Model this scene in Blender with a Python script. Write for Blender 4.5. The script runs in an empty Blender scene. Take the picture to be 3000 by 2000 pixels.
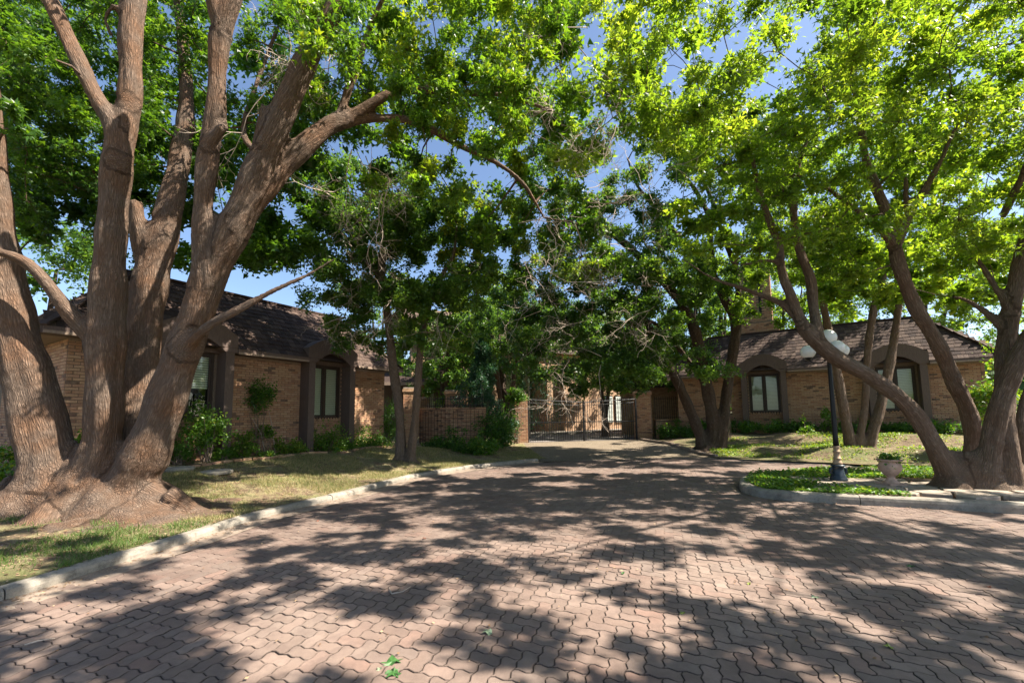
import bpy, math, random
import numpy as np
from mathutils import Matrix, Vector, kdtree, geometry
random.seed(7); rng = np.random.default_rng(7)
PI = math.pi
sc = bpy.context.scene
COL = sc.collection

# ------------------------------------------------------------------ camera
F, PX, PY, CH = 1224., 1500., 1106., 1.6
PITCH, ROLL = math.radians(5.14), math.radians(0.72)
_r0 = np.array([1., 0, 0]); _f = np.array([0, math.cos(PITCH), math.sin(PITCH)]); _u0 = np.cross(_r0, _f)
_r = _r0*math.cos(ROLL) - _u0*math.sin(ROLL); _w = _u0*math.cos(ROLL) + _r0*math.sin(ROLL)
cam = bpy.data.cameras.new('camera'); camo = bpy.data.objects.new('camera', cam); COL.objects.link(camo)
cam.sensor_width = 36; cam.lens = F/3000*36; cam.shift_y = (PY-1000)/3000; cam.clip_end = 800; cam.clip_start = .05
camo.matrix_world = Matrix([[_r[0], _w[0], -_f[0], 0], [_r[1], _w[1], -_f[1], 0], [_r[2], _w[2], -_f[2], CH], [0, 0, 0, 1]])
sc.camera = camo
# ------------------------------------------------------------------ world, sun, exposure
SUN_AZ = math.atan2(-.17, .985); SUN_EL = math.radians(50)     # direction towards the sun
world = bpy.data.worlds.new('World'); sc.world = world; world.use_nodes = True
wn = world.node_tree; wn.nodes.clear()
sky = wn.nodes.new('ShaderNodeTexSky'); sky.sky_type = 'NISHITA'; sky.sun_disc = False
sky.sun_elevation = SUN_EL; sky.sun_rotation = PI/2 - SUN_AZ
sky.altitude = 1000; sky.air_density = 1.0; sky.dust_density = 2.6; sky.ozone_density = 2.0
bg = wn.nodes.new('ShaderNodeBackground'); bg.inputs[1].default_value = .078
wo = wn.nodes.new('ShaderNodeOutputWorld')
wn.links.new(sky.outputs[0], bg.inputs[0]); wn.links.new(bg.outputs[0], wo.inputs[0])
sun = bpy.data.lights.new('sun', 'SUN'); sun.energy = 5.0; sun.angle = math.radians(.5); sun.color = (1, .915, .79)
suno = bpy.data.objects.new('sun', sun); COL.objects.link(suno)
sdir = Vector((math.cos(SUN_AZ)*math.cos(SUN_EL), math.sin(SUN_AZ)*math.cos(SUN_EL), math.sin(SUN_EL)))
suno.rotation_euler = sdir.to_track_quat('Z', 'Y').to_euler(); suno.location = sdir*60
sc.view_settings.view_transform = 'Standard'; sc.view_settings.look = 'None'
sc.view_settings.gamma = 1; sc.view_settings.use_curve_mapping = False
sc.view_settings.exposure = 1.75
sc.render.engine = 'CYCLES'
sc.cycles.max_bounces = 8; sc.cycles.transparent_max_bounces = 12; sc.cycles.transmission_bounces = 6
sc.cycles.diffuse_bounces = 5; sc.cycles.use_denoising = True; sc.cycles.sample_clamp_indirect = 8

# ------------------------------------------------------------------ placing helpers
K = 1.2755
def ray(px, py):
    return (px-PX)/F*_r + (PY-py)/F*_w + _f
def P(px, py, Y):                       # pixel of the 3000 px photo at depth Y -> world point
    return ray(px, py)*Y + np.array([0, 0, CH])
def O(ox, oy, Y): return P(ox*K, oy*K, Y)
def G(px, py, z=0.):
    d = ray(px, py); t = (z-CH)/d[2]; return np.array([d[0]*t, d[1]*t, z])
def GO(ox, oy, z=0.): return G(ox*K, oy*K, z)
CAM = np.array([0, 0, CH])
def project(p):
    q = np.asarray(p)-CAM; d = q@_f
    d = np.where(np.abs(d) < 1e-6, 1e-6, d)
    return PX+F*(q@_r)/d, PY-F*(q@_w)/d, d

# ------------------------------------------------------------------ object helpers
def put(o, label=None, cat=None, group=None, kind=None):
    if label: o['label'] = label
    if cat: o['category'] = cat
    if group: o['group'] = group
    if kind: o['kind'] = kind
    return o
def thing(name, loc, label, cat, group=None, rz=0.):
    o = bpy.data.objects.new(name, None); COL.objects.link(o)
    o.location = loc; o.rotation_euler = (0, 0, rz); o.empty_display_size = .2
    o['_m'] = 1
    del o['_m']
    return put(o, label, cat, group)
def npmesh(name, V, faces=None, loops=None, sizes=None, smooth=False):
    me = bpy.data.meshes.new(name)
    V = np.asarray(V, dtype=np.float32)
    if faces is not None:
        sizes = np.array([len(f) for f in faces], dtype=np.int32)
        loops = np.array([i for f in faces for i in f], dtype=np.int32)
    me.vertices.add(len(V)); me.vertices.foreach_set('co', V.ravel())
    me.loops.add(len(loops)); me.loops.foreach_set('vertex_index', np.asarray(loops, dtype=np.int32))
    me.polygons.add(len(sizes))
    st = np.zeros(len(sizes), dtype=np.int32); st[1:] = np.cumsum(sizes)[:-1]
    me.polygons.foreach_set('loop_start', st); me.polygons.foreach_set('loop_total', np.asarray(sizes, dtype=np.int32))
    me.polygons.foreach_set('use_smooth', np.full(len(sizes), smooth, dtype=bool))
    me.update(calc_edges=True)
    return me
def link(name, me, mat=None, parent=None, world_coords=False):
    if mat is not None and not me.materials: me.materials.append(mat)
    o = bpy.data.objects.new(name, me); COL.objects.link(o)
    if parent is not None:
        o.parent = parent
        if world_coords: o.matrix_parent_inverse = root_matrix(parent).inverted()
    return o
def root_matrix(o):
    m = o.matrix_parent_inverse @ Matrix.LocRotScale(o.location, o.rotation_euler, o.scale) if o.parent else Matrix.LocRotScale(o.location, o.rotation_euler, o.scale)
    return root_matrix(o.parent) @ m if o.parent else m

class MB:
    """collects shapes of one part"""
    def __init__(s): s.V = []; s.F = []; s.n = 0
    def add(s, V, Fs):
        s.V.append(np.asarray(V, float)); s.F += [tuple(i+s.n for i in f) for f in Fs]; s.n += len(V); return s
    def box(s, x0, x1, y0, y1, z0, z1):
        V = [(x, y, z) for x in (x0, x1) for y in (y0, y1) for z in (z0, z1)]
        return s.add(V, [(0, 1, 3, 2), (4, 6, 7, 5), (0, 4, 5, 1), (2, 3, 7, 6), (0, 2, 6, 4), (1, 5, 7, 3)])
    def obox(s, c, ax, ay, az):
        c, ax, ay, az = map(np.asarray, (c, ax, ay, az))
        V = [c+i*ax+j*ay+k*az for i in (-1, 1) for j in (-1, 1) for k in (-1, 1)]
        return s.add(V, [(0, 1, 3, 2), (4, 6, 7, 5), (0, 4, 5, 1), (2, 3, 7, 6), (0, 2, 6, 4), (1, 5, 7, 3)])
    def prism(s, pts, y0, y1):          # polygon in x,z swept along y
        n = len(pts); V = [(x, y0, z) for x, z in pts]+[(x, y1, z) for x, z in pts]
        return s.add(V, [tuple(range(n)), tuple(range(2*n-1, n-1, -1))]+[(i, i+n, (i+1) % n+n, (i+1) % n) for i in range(n)])
    def slab(s, pts, z0, z1, inset=0.):           # polygon in x,y swept along z, optional top chamfer
        n = len(pts); p = np.array(pts, float); c = p.mean(0)
        rings = [(p, z0), (p, z1-inset), (c+(p-c)*(1-inset/ max(.05, np.linalg.norm(p-c, axis=1).mean())), z1)] if inset else [(p, z0), (p, z1)]
        V = [(x, y, z) for q, z in rings for x, y in q]; Fs = []
        for r in range(len(rings)-1): Fs += [(r*n+i, r*n+(i+1) % n, (r+1)*n+(i+1) % n, (r+1)*n+i) for i in range(n)]
        Fs.append(tuple((len(rings)-1)*n+i for i in range(n)))
        return s.add(V, Fs)
    def tube(s, pts, rad, seg=8, cap=True):
        V, Fs, _ = tube_geo(pts, rad, seg, cap); return s.add(V, Fs)
    def lathe(s, prof, seg=24, c=(0, 0, 0)):
        V = []; Fs = []
        for r, z in prof:
            for i in range(seg): a = 2*PI*i/seg; V.append((c[0]+r*math.cos(a), c[1]+r*math.sin(a), c[2]+z))
        for k in range(len(prof)-1):
            for i in range(seg): j = (i+1) % seg; Fs.append((k*seg+i, k*seg+j, (k+1)*seg+j, (k+1)*seg+i))
        Fs.append(tuple(range(seg-1, -1, -1))); Fs.append(tuple((len(prof)-1)*seg+i for i in range(seg)))
        return s.add(V, Fs)
    def build(s, name, mat, parent=None, smooth=False, world_coords=False, **kw):
        me = npmesh(name, np.concatenate(s.V), s.F, smooth=smooth)
        return put(link(name, me, mat, parent, world_coords), **kw)

def frames(pts):
    pts = np.asarray(pts, float); T = np.gradient(pts, axis=0); T /= np.linalg.norm(T, axis=1)[:, None]+1e-9
    n = np.cross(T[0], [0.3, 0.2, 1.]);
    if np.linalg.norm(n) < .1: n = np.cross(T[0], [1., 0, 0])
    n /= np.linalg.norm(n); N = [n]
    for t in T[1:]:
        n = n-t*(n@t); n /= np.linalg.norm(n)+1e-9; N.append(n)
    N = np.array(N); return T, N, np.cross(T, N)
def tube_geo(pts, rad, seg=8, cap=True):
    pts = np.asarray(pts, float); rad = np.broadcast_to(np.asarray(rad, float), (len(pts),)); T, N, B = frames(pts)
    a = np.arange(seg)*2*PI/seg
    V = (pts[:, None]+rad[:, None, None]*(np.cos(a)[None, :, None]*N[:, None]+np.sin(a)[None, :, None]*B[:, None])).reshape(-1, 3)
    Fs = [(k*seg+i, k*seg+(i+1) % seg, (k+1)*seg+(i+1) % seg, (k+1)*seg+i) for k in range(len(pts)-1) for i in range(seg)]
    if cap and seg > 2: Fs += [tuple(range(seg-1, -1, -1)), tuple((len(pts)-1)*seg+i for i in range(seg))]
    return V, Fs, (T, N, B)
def spline(pts, step=.15):
    """Catmull-Rom through rows (any number of columns)"""
    p = np.asarray(pts, float); p = np.vstack([2*p[0]-p[1], p, 2*p[-1]-p[-2]]); out = []
    for i in range(1, len(p)-2):
        n = max(2, int(np.linalg.norm(p[i+1][:3]-p[i][:3])/step))
        for k in range(n):
            t = k/n; out.append(.5*((2*p[i])+(-p[i-1]+p[i+1])*t+(2*p[i-1]-5*p[i]+4*p[i+1]-p[i+2])*t*t+(-p[i-1]+3*p[i]-3*p[i+1]+p[i+2])*t**3))
    out.append(p[-2]); return np.array(out)
def inside(x, y, poly):
    x = np.asarray(x); y = np.asarray(y); r = np.zeros(x.shape, bool); n = len(poly)
    for i in range(n):
        x1, y1 = poly[i][:2]; x2, y2 = poly[(i+1) % n][:2]
        c = ((y1 > y) != (y2 > y)) & (x < (x2-x1)*(y-y1)/((y2-y1) if y2 != y1 else 1e-9)+x1); r ^= c
    return r
def offset(path, d):
    p = np.asarray(path, float)[:, :2]; t = np.gradient(p, axis=0); t /= np.linalg.norm(t, axis=1)[:, None]
    return p+d*np.stack([-t[:, 1], t[:, 0]], 1)

def pieces(name, parent, tmpl, mats4, mat, limit=300, stuff_name=None, frame=None):
    """alike pieces: the nearest `limit` become objects that share mesh data, the rest one joined part.
    tmpl: list of (V, faces); mats4: list of (template index, 4x4 np matrix in the parent's space)"""
    if not mats4: return
    M = np.array([m for _, m in mats4]); idx = np.array([i for i, _ in mats4])
    W = np.array(root_matrix(parent)) if parent is not None else np.eye(4)
    pos = (W @ M)[:, :3, 3]; px, py, dep = project(pos)
    vis = (px > -30) & (px < 3030) & (py > -30) & (py < 2030) & (dep > 0)
    score = np.linalg.norm(pos-CAM, axis=1)+np.where(vis, 0, 1000)
    order = np.argsort(score)
    meshes = []
    def setat(me, d):
        at = me.attributes.new('dirt_ao', 'FLOAT', 'POINT'); at.data.foreach_set('value', np.asarray(d, np.float32))
    for tp in tmpl:
        me = npmesh(name, tp[0], tp[1]); me.materials.append(mat); meshes.append(me)
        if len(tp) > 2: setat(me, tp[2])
    for k in order[:limit]:
        o = bpy.data.objects.new(name, meshes[idx[k]]); COL.objects.link(o)
        o.parent = parent; o.matrix_local = Matrix(M[k].tolist())
    rest = order[limit:]
    if len(rest):
        VV = []; LL = []; SS = []; DD = []; n = 0
        for t, tp in enumerate(tmpl):
            V, Fs = tp[0], tp[1]
            sel = rest[idx[rest] == t]
            if not len(sel): continue
            V = np.asarray(V, float); Vh = np.c_[V, np.ones(len(V))]
            A = np.einsum('kij,vj->kvi', M[sel], Vh)[:, :, :3].reshape(-1, 3)
            lp = np.array([i for f in Fs for i in f]); sz = np.array([len(f) for f in Fs])
            LL.append((lp[None]+n+(np.arange(len(sel))*len(V))[:, None]).ravel()); SS.append(np.tile(sz, len(sel)))
            VV.append(A); n += len(A)
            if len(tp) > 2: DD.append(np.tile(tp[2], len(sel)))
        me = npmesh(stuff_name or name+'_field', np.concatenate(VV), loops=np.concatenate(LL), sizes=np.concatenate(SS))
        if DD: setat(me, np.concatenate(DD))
        put(link(stuff_name or name+'_field', me, mat, parent), kind='stuff')
def T4(loc, ax=(1, 0, 0), ay=(0, 1, 0), az=(0, 0, 1)):
    m = np.eye(4); m[:3, 0] = ax; m[:3, 1] = ay; m[:3, 2] = az; m[:3, 3] = loc; return m

# ------------------------------------------------------------------ materials
class NT:
    def __init__(s, name):
        s.m = bpy.data.materials.new(name); s.m.use_nodes = True; s.t = s.m.node_tree; s.t.nodes.clear()
        s.out = s.n('OutputMaterial')
    def n(s, t, **kw):
        nd = s.t.nodes.new('ShaderNode'+t)
        for k, v in kw.items(): setattr(nd, k, v)
        return nd
    def L(s, a, b): s.t.links.new(a, b)
    def setin(s, nd, i, v):
        if v is None: return
        if hasattr(v, 'type') and hasattr(v, 'is_output'): s.L(v, nd.inputs[i])
        else: nd.inputs[i].default_value = v
    def attr(s, name): return s.n('Attribute', attribute_name=name)
    def obj(s): return s.n('TexCoord').outputs['Object']
    def geo(s): return s.n('NewGeometry')
    def mapping(s, v, scale): 
        m = s.n('Mapping'); s.L(v, m.inputs[0]); m.inputs['Scale'].default_value = scale; return m.outputs[0]
    def noise(s, v, scale, detail=4, rough=.6, dist=0.):
        n = s.n('TexNoise'); s.setin(n, 'Vector', v); n.inputs['Scale'].default_value = scale
        n.inputs['Detail'].default_value = detail; n.inputs['Roughness'].default_value = rough; n.inputs['Distortion'].default_value = dist
        return n.outputs[0]
    def voro(s, v, scale, feature='F1'):
        n = s.n('TexVoronoi', feature=feature); s.setin(n, 'Vector', v); n.inputs['Scale'].default_value = scale; return n.outputs[0]
    def ramp(s, f, stops, interp='LINEAR'):
        r = s.n('ValToRGB'); s.L(f, r.inputs[0]); cr = r.color_ramp; cr.interpolation = interp
        while len(cr.elements) < len(stops): cr.elements.new(.5)
        for e, (p, c) in zip(cr.elements, stops): e.position = p; e.color = (*c, 1) if len(c) == 3 else c
        return r.outputs[0]
    def math(s, op, a, b=0.5, c=None):
        m = s.n('Math', operation=op); s.setin(m, 0, a); s.setin(m, 1, b)
        if c is not None: s.setin(m, 2, c)
        return m.outputs[0]
    def mix(s, f, a, b, bt='MIX'):
        m = s.n('MixRGB', blend_type=bt); s.setin(m, 0, f)
        for i, v in ((1, a), (2, b)): s.setin(m, i, (*v, 1) if isinstance(v, tuple) and len(v) == 3 else v)
        return m.outputs[0]
    def rnd(s):          # per object and per loose piece
        oi = s.n('ObjectInfo').outputs['Random']; g = s.n('NewGeometry').outputs['Random Per Island']
        return s.math('FRACT', s.math('ADD', s.math('MULTIPLY', oi, 7.13), g))
    def bump(s, h, dist=.01, strength=1., normal=None):
        b = s.n('Bump'); b.inputs['Distance'].default_value = dist; b.inputs['Strength'].default_value = strength
        s.L(h, b.inputs['Height'])
        if normal is not None: s.L(normal, b.inputs['Normal'])
        return b.outputs[0]
    def pbr(s, col, rough=.8, bump=None, spec=.3, metal=0.):
        p = s.n('BsdfPrincipled'); s.setin(p, 'Base Color', (*col, 1) if isinstance(col, tuple) else col)
        s.setin(p, 'Roughness', rough); p.inputs['Specular IOR Level'].default_value = spec; p.inputs['Metallic'].default_value = metal
        if bump is not None: s.L(bump, p.inputs['Normal'])
        s.L(p.outputs[0], s.out.inputs[0]); return p

def m_brick():
    t = NT('brick_face'); r = t.rnd(); o = t.geo().outputs['Position']
    c = t.ramp(r, [(0, (.38, .19, .10)), (.2, (.45, .26, .15)), (.42, (.51, .32, .19)), (.6, (.36, .17, .095)), (.74, (.50, .30, .19)), (.86, (.40, .21, .13)), (.94, (.19, .10, .07)), (1, (.10, .065, .05))])
    n = t.noise(o, 9, 6, .7); n2 = t.noise(o, 60, 4, .7)
    c = t.mix(t.ramp(n, [(.4, (0, 0, 0)), (.75, (.4, .4, .4))]), c, (.54, .40, .28))
    c = t.mix(t.ramp(n2, [(.3, (.5, .5, .5)), (.55, (0, 0, 0))]), c, (.13, .08, .05))
    t.pbr(c, .92, t.bump(n2, .006, .9)); return t.m
def m_mortar():
    t = NT('mortar'); o = t.geo().outputs['Position']; n = t.noise(o, 40, 5, .7)
    t.pbr(t.ramp(n, [(.3, (.10, .075, .055)), (.7, (.25, .19, .14))]), .95, t.bump(n, .005)); return t.m
def m_brickwall():       # far walls: courses too small to pick apart
    t = NT('far_brick'); b = t.n('TexBrick'); tc = t.n('TexCoord'); mp = t.n('Mapping'); t.L(tc.outputs['Object'], mp.inputs[0])
    mp.inputs['Rotation'].default_value = (PI/2, 0, 0); t.L(mp.outputs[0], b.inputs[0])
    b.inputs['Scale'].default_value = 1; b.inputs['Brick Width'].default_value = .21; b.inputs['Row Height'].default_value = .068
    b.inputs['Mortar Size'].default_value = .006; b.inputs['Color1'].default_value = (.44, .28, .17, 1); b.inputs['Color2'].default_value = (.30, .17, .10, 1)
    b.inputs['Mortar'].default_value = (.18, .13, .10, 1); b.inputs['Bias'].default_value = -.1
    n = t.noise(t.geo().outputs['Position'], 5, 6, .7)
    c = t.mix(t.ramp(n, [(.4, (0, 0, 0)), (.8, (.6, .6, .6))]), b.outputs[0], (.54, .40, .28))
    t.pbr(c, .92, t.bump(b.outputs[1], -.01)); return t.m
def m_wood(name, col, dark):
    t = NT(name); o = t.obj(); n = t.noise(t.mapping(o, (8, 8, 1)), 6, 6, .7)
    t.pbr(t.ramp(n, [(.3, dark), (.7, col)]), .75, t.bump(n, .004)); return t.m
def m_shake():
    t = NT('wood_shake'); r = t.rnd(); g = t.geo().outputs['Position']; n = t.noise(t.mapping(g, (1, 1, .25)), 38, 5, .75)
    c = t.ramp(r, [(0, (.036, .022, .018)), (.35, (.062, .038, .029)), (.7, (.09, .058, .044)), (1, (.13, .09, .07))])
    c = t.mix(t.ramp(n, [(.35, (.7, .7, .7)), (.6, (0, 0, 0))]), c, (.03, .02, .016))
    t.pbr(c, .9, t.bump(n, .012)); return t.m
def m_bark(name, c0, c1, c2, ridge=1.):
    t = NT(name); a = t.attr('bark').outputs['Vector']; g = t.geo().outputs['Position']
    warp = t.n('VectorMath', operation='ADD'); t.L(a, warp.inputs[0])
    nz = t.n('TexNoise'); t.L(a, nz.inputs['Vector']); nz.inputs['Scale'].default_value = 9; nz.inputs['Detail'].default_value = 3
    sc_ = t.n('VectorMath', operation='SCALE'); t.L(nz.outputs['Color'], sc_.inputs[0]); sc_.inputs['Scale'].default_value = .09
    t.L(sc_.outputs[0], warp.inputs[1])
    v = t.voro(warp.outputs[0], 34*ridge, 'DISTANCE_TO_EDGE'); v2 = t.voro(warp.outputs[0], 71*ridge, 'DISTANCE_TO_EDGE'); crack = t.math('MULTIPLY', t.ramp(v, [(0, (.15, .15, .15)), (.30, (1, 1, 1))]), t.ramp(v2, [(0, (.45, .45, .45)), (.3, (1, 1, 1))]))
    fine = t.noise(a, 60*ridge, 7, .8); big = t.noise(g, 2.2, 5, .6); blot = t.noise(g, 9, 4, .6)
    c = t.mix(fine, c0, c1); c = t.mix(t.ramp(big, [(.4, (0, 0, 0)), (.65, (1, 1, 1))]), c, c2)
    c = t.mix(t.ramp(blot, [(.55, (0, 0, 0)), (.75, (.5, .5, .5))]), c, (c1[0]*1.25, c1[1]*1.28, c1[2]*1.3))
    c = t.mix(t.math('MULTIPLY', t.math('SUBTRACT', 1., crack), .72), c, (c0[0]*.35, c0[1]*.35, c0[2]*.35))
    h = t.math('ADD', t.math('MULTIPLY', crack, .6), t.math('MULTIPLY', fine, .55))
    h = t.math('ADD', h, t.math('MULTIPLY', blot, .5))
    t.pbr(c, .93, t.bump(h, .035, 1.), spec=.15); return t.m
def m_leaf(name, stops, tr=.45, gloss=.45, tscale=(2.2, 2.0, .9)):
    t = NT(name); v = t.attr('tint').outputs['Fac']; c = t.ramp(v, stops)
    p = t.n('BsdfPrincipled'); t.L(c, p.inputs['Base Color']); p.inputs['Roughness'].default_value = gloss; p.inputs['Specular IOR Level'].default_value = .45
    tl = t.n('BsdfTranslucent'); cc = t.mix(1., c, tscale, 'MULTIPLY'); t.L(cc, tl.inputs[0])
    ms = t.n('MixShader'); ms.inputs[0].default_value = tr; t.L(p.outputs[0], ms.inputs[1]); t.L(tl.outputs[0], ms.inputs[2])
    t.L(ms.outputs[0], t.out.inputs[0]); return t.m
def m_plain(name, col, rough=.6, spec=.4, metal=0., var=.15, scale=12, bump=.002):
    t = NT(name); n = t.noise(t.geo().outputs['Position'], scale, 5, .65)
    d = tuple(x*(1-var*2) for x in col); u = tuple(min(1, x*(1+var)) for x in col)
    t.pbr(t.ramp(n, [(.3, d), (.7, u)]), rough, t.bump(n, bump), spec, metal); return t.m
def m_paver():
    t = NT('paver_clay'); r = t.rnd(); g = t.geo().outputs['Position']
    c = t.ramp(r, [(0, (.165, .112, .090)), (.3, (.20, .138, .110)), (.55, (.235, .166, .135)), (.75, (.18, .135, .113)), (.9, (.22, .135, .105)), (1, (.27, .20, .165))])
    big = t.noise(g, .7, 5, .65); mid = t.noise(g, 6, 5, .7); fine = t.noise(g, 190, 3, .8)
    c = t.mix(t.ramp(big, [(.35, (0, 0, 0)), (.7, (.5, .5, .5))]), c, (.29, .235, .195))
    c = t.mix(t.ramp(mid, [(.35, (.55, .55, .55)), (.6, (0, 0, 0))]), c, (.12, .085, .072))
    c = t.mix(t.ramp(fine, [(.30, (.45, .45, .45)), (.45, (0, 0, 0)), (.62, (0, 0, 0)), (.75, (.35, .35, .35))]), c, t.ramp(fine, [(.45, (.10, .07, .06)), (.55, (.48, .38, .33))]))
    dn = t.noise(g, 25, 4, .8); dm = t.math('MULTIPLY', t.attr('dirt_ao').outputs['Fac'], t.ramp(dn, [(.25, (.25, .25, .25)), (.6, (1, 1, 1))]))  # joint dirt plus AO-like edge shade, both put into the colour
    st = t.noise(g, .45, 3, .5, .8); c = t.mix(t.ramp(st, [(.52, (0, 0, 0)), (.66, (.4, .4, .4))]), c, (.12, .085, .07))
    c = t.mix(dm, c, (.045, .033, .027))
    t.pbr(c, .82, t.bump(t.math('ADD', fine, t.math('MULTIPLY', mid, .8)), .004, .9), .3); return t.m
def m_concrete(name='concrete', a=(.30, .27, .23), b=(.46, .42, .36)):
    t = NT(name); g = t.geo().outputs['Position']; n = t.noise(g, 3, 6, .7); f = t.noise(g, 120, 3, .8)
    c = t.ramp(n, [(.3, a), (.7, b)]); d_ = t.noise(g, 9, 6, .8); c = t.mix(t.ramp(d_, [(.50, (0, 0, 0)), (.68, (.7, .7, .7))]), c, tuple(x*.45 for x in a)); c = t.mix(t.ramp(f, [(.35, (.4, .4, .4)), (.5, (0, 0, 0))]), c, tuple(x*.5 for x in a))
    t.pbr(c, .88, t.bump(f, .003)); return t.m
def m_ground(name, soil, dry, green, gs=.5):
    t = NT(name); g = t.geo().outputs['Position']; a = t.noise(g, .9, 5, .7, .4); b = t.noise(g, 4, 6, .75); f = t.noise(g, 45, 5, .8); ff = t.noise(g, 160, 3, .8)
    c = t.mix(t.ramp(b, [(.42, (0, 0, 0)), (.58, (1, 1, 1))]), soil, dry)
    c = t.mix(t.ramp(a, [(gs-.06, (0, 0, 0)), (gs+.1, (.85, .85, .85))]), c, green)
    c = t.mix(t.ramp(f, [(.38, (.65, .65, .65)), (.55, (0, 0, 0))]), c, tuple(x*.4 for x in soil))
    c = t.mix(t.ramp(ff, [(.55, (0, 0, 0)), (.72, (.6, .6, .6))]), c, (.42, .34, .22))
    t.pbr(c, .95, t.bump(t.math('ADD', f, t.math('MULTIPLY', ff, .5)), .03)); return t.m
def m_gravel():
    t = NT('pebble_concrete'); g = t.geo().outputs['Position']; v = t.n('TexVoronoi'); t.L(g, v.inputs[0]); v.inputs['Scale'].default_value = 55
    n = t.noise(g, 2, 5, .6); c = t.ramp(t.n('SeparateColor').outputs[0], [(0, (.1, .1, .1)), (1, (.2, .2, .2))])
    s = t.n('SeparateColor'); t.L(v.outputs[1], s.inputs[0]); c = t.ramp(s.outputs[0], [(0, (.10, .075, .05)), (.5, (.17, .135, .09)), (1, (.29, .24, .18))])
    c = t.mix(t.ramp(n, [(.4, (0, 0, 0)), (.7, (.5, .5, .5))]), c, (.16, .12, .085)); t.pbr(c, .9, t.bump(v.outputs[0], -.01)); return t.m
def m_glass():
    t = NT('window_glass'); gl = t.n('BsdfGlossy'); gl.inputs['Roughness'].default_value = .02; tr = t.n('BsdfTransparent'); tr.inputs[0].default_value = (.92, .95, .91, 1)
    fr = t.n('Fresnel'); fr.inputs[0].default_value = 1.5; m = t.n('MixShader'); t.L(t.math('MULTIPLY_ADD', fr.outputs[0], .8, .01), m.inputs[0])
    t.L(tr.outputs[0], m.inputs[1]); t.L(gl.outputs[0], m.inputs[2]); t.L(m.outputs[0], t.out.inputs[0]); return t.m
def m_globe():
    t = NT('opal_globe'); p = t.pbr((.82, .83, .80), .18, None, .6); p.inputs['Subsurface Weight'].default_value = .3; p.inputs['Subsurface Radius'].default_value = (.1, .1, .1); return t.m

BRICK, MORTAR, FARB = m_brick(), m_mortar(), m_brickwall()
TRIM = m_wood('brown_trim', (.15, .108, .09), (.095, .066, .055)); TRIMP = m_wood('pale_trim', (.33, .25, .19), (.22, .16, .12))
FRAME = m_plain('window_frame_brown', (.045, .028, .02), .5); SHAKE = m_shake()
BARKL = m_bark('bark_left', (.10, .068, .05), (.38, .285, .22), (.27, .155, .095))
BARKR = m_bark('bark_right', (.14, .098, .07), (.42, .32, .245), (.24, .155, .105))
BARKD = m_bark('bark_dark', (.07, .05, .038), (.21, .16, .125), (.14, .09, .06), 1.2)
BARKT = m_bark('bark_thin', (.16, .115, .085), (.36, .29, .235), (.24, .17, .12), 1.3)
TWIG = m_plain('dead_twig', (.46, .38, .31), .9, .1)
LEAFL = m_leaf('leaf_left', [(0, (.022, .060, .010)), (.5, (.048, .120, .014)), (.85, (.095, .19, .016)), (1, (.16, .23, .02))], .5, .4, (2.8, 2.3, .9))
LEAFR = m_leaf('leaf_right', [(0, (.032, .08, .012)), (.5, (.078, .158, .018)), (.85, (.125, .215, .024)), (1, (.165, .24, .035))], .56, .38, (2.9, 2.4, .9))
LEAFM = m_leaf('leaf_middle', [(0, (.030, .078, .018)), (.5, (.068, .15, .024)), (.85, (.13, .215, .03)), (1, (.22, .27, .02))], .48, .4, (2.7, 2.2, .9))
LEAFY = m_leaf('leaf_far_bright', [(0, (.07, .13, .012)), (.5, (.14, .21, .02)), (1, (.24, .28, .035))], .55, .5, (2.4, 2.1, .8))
LEAFB = m_leaf('leaf_cedar', [(0, (.012, .045, .024)), (.6, (.026, .085, .042)), (1, (.06, .14, .06))], .25)
LEAFS = m_leaf('leaf_shrub', [(0, (.025, .07, .01)), (.5, (.06, .15, .016)), (.85, (.12, .23, .02)), (1, (.22, .26, .035))], .4)
GRASS = m_leaf('grass_blade', [(0, (.05, .10, .018)), (.45, (.09, .16, .025)), (.6, (.24, .22, .09)), (1, (.40, .33, .17))], .3, .6, (1.5, 1.5, .9))
PAVER, CONC = m_paver(), m_concrete('concrete', (.19, .168, .138), (.35, .315, .265))
GUTTER = m_concrete('gutter_concrete', (.19, .145, .115), (.34, .27, .21))
JOINT = m_plain('joint_sand', (.055, .042, .035), .95)
LAWN = m_ground('lawn_left', (.16, .10, .066), (.34, .29, .15), (.17, .20, .06), .54)
LAWNR = m_ground('lawn_right', (.13, .085, .055), (.24, .19, .10), (.12, .15, .045), .53)
SOIL = m_ground('island_soil', (.15, .095, .065), (.24, .16, .11), (.10, .12, .04), .7)
GRAVEL, GLASS, GLOBE = m_gravel(), m_glass(), m_globe()
COURT = m_concrete('court_paving', (.17, .15, .14), (.30, .27, .25))
IRON = m_plain('black_iron', (.012, .012, .013), .45, .5, .3)
BLIND = m_plain('blind_white', (.74, .75, .66), .6, .3, 0, .04); DARKROOM = m_plain('room_dark', (.02, .02, .02), .9)
FLAG = m_concrete('flagstone', (.22, .18, .14), (.42, .35, .28)); TERRA = m_plain('urn_clay', (.52, .35, .27), .8, .2, 0, .18, 9, .004)
TAN = m_plain('tan_paint', (.40, .27, .17), .6); NAVY = m_plain('weathered_black_paint', (.022, .035, .05), .4, .5)
STONE = m_concrete('stepping_stone', (.24, .21, .17), (.44, .40, .33)); BEIGE = m_plain('beige_panel', (.50, .45, .34), .8)

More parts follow.
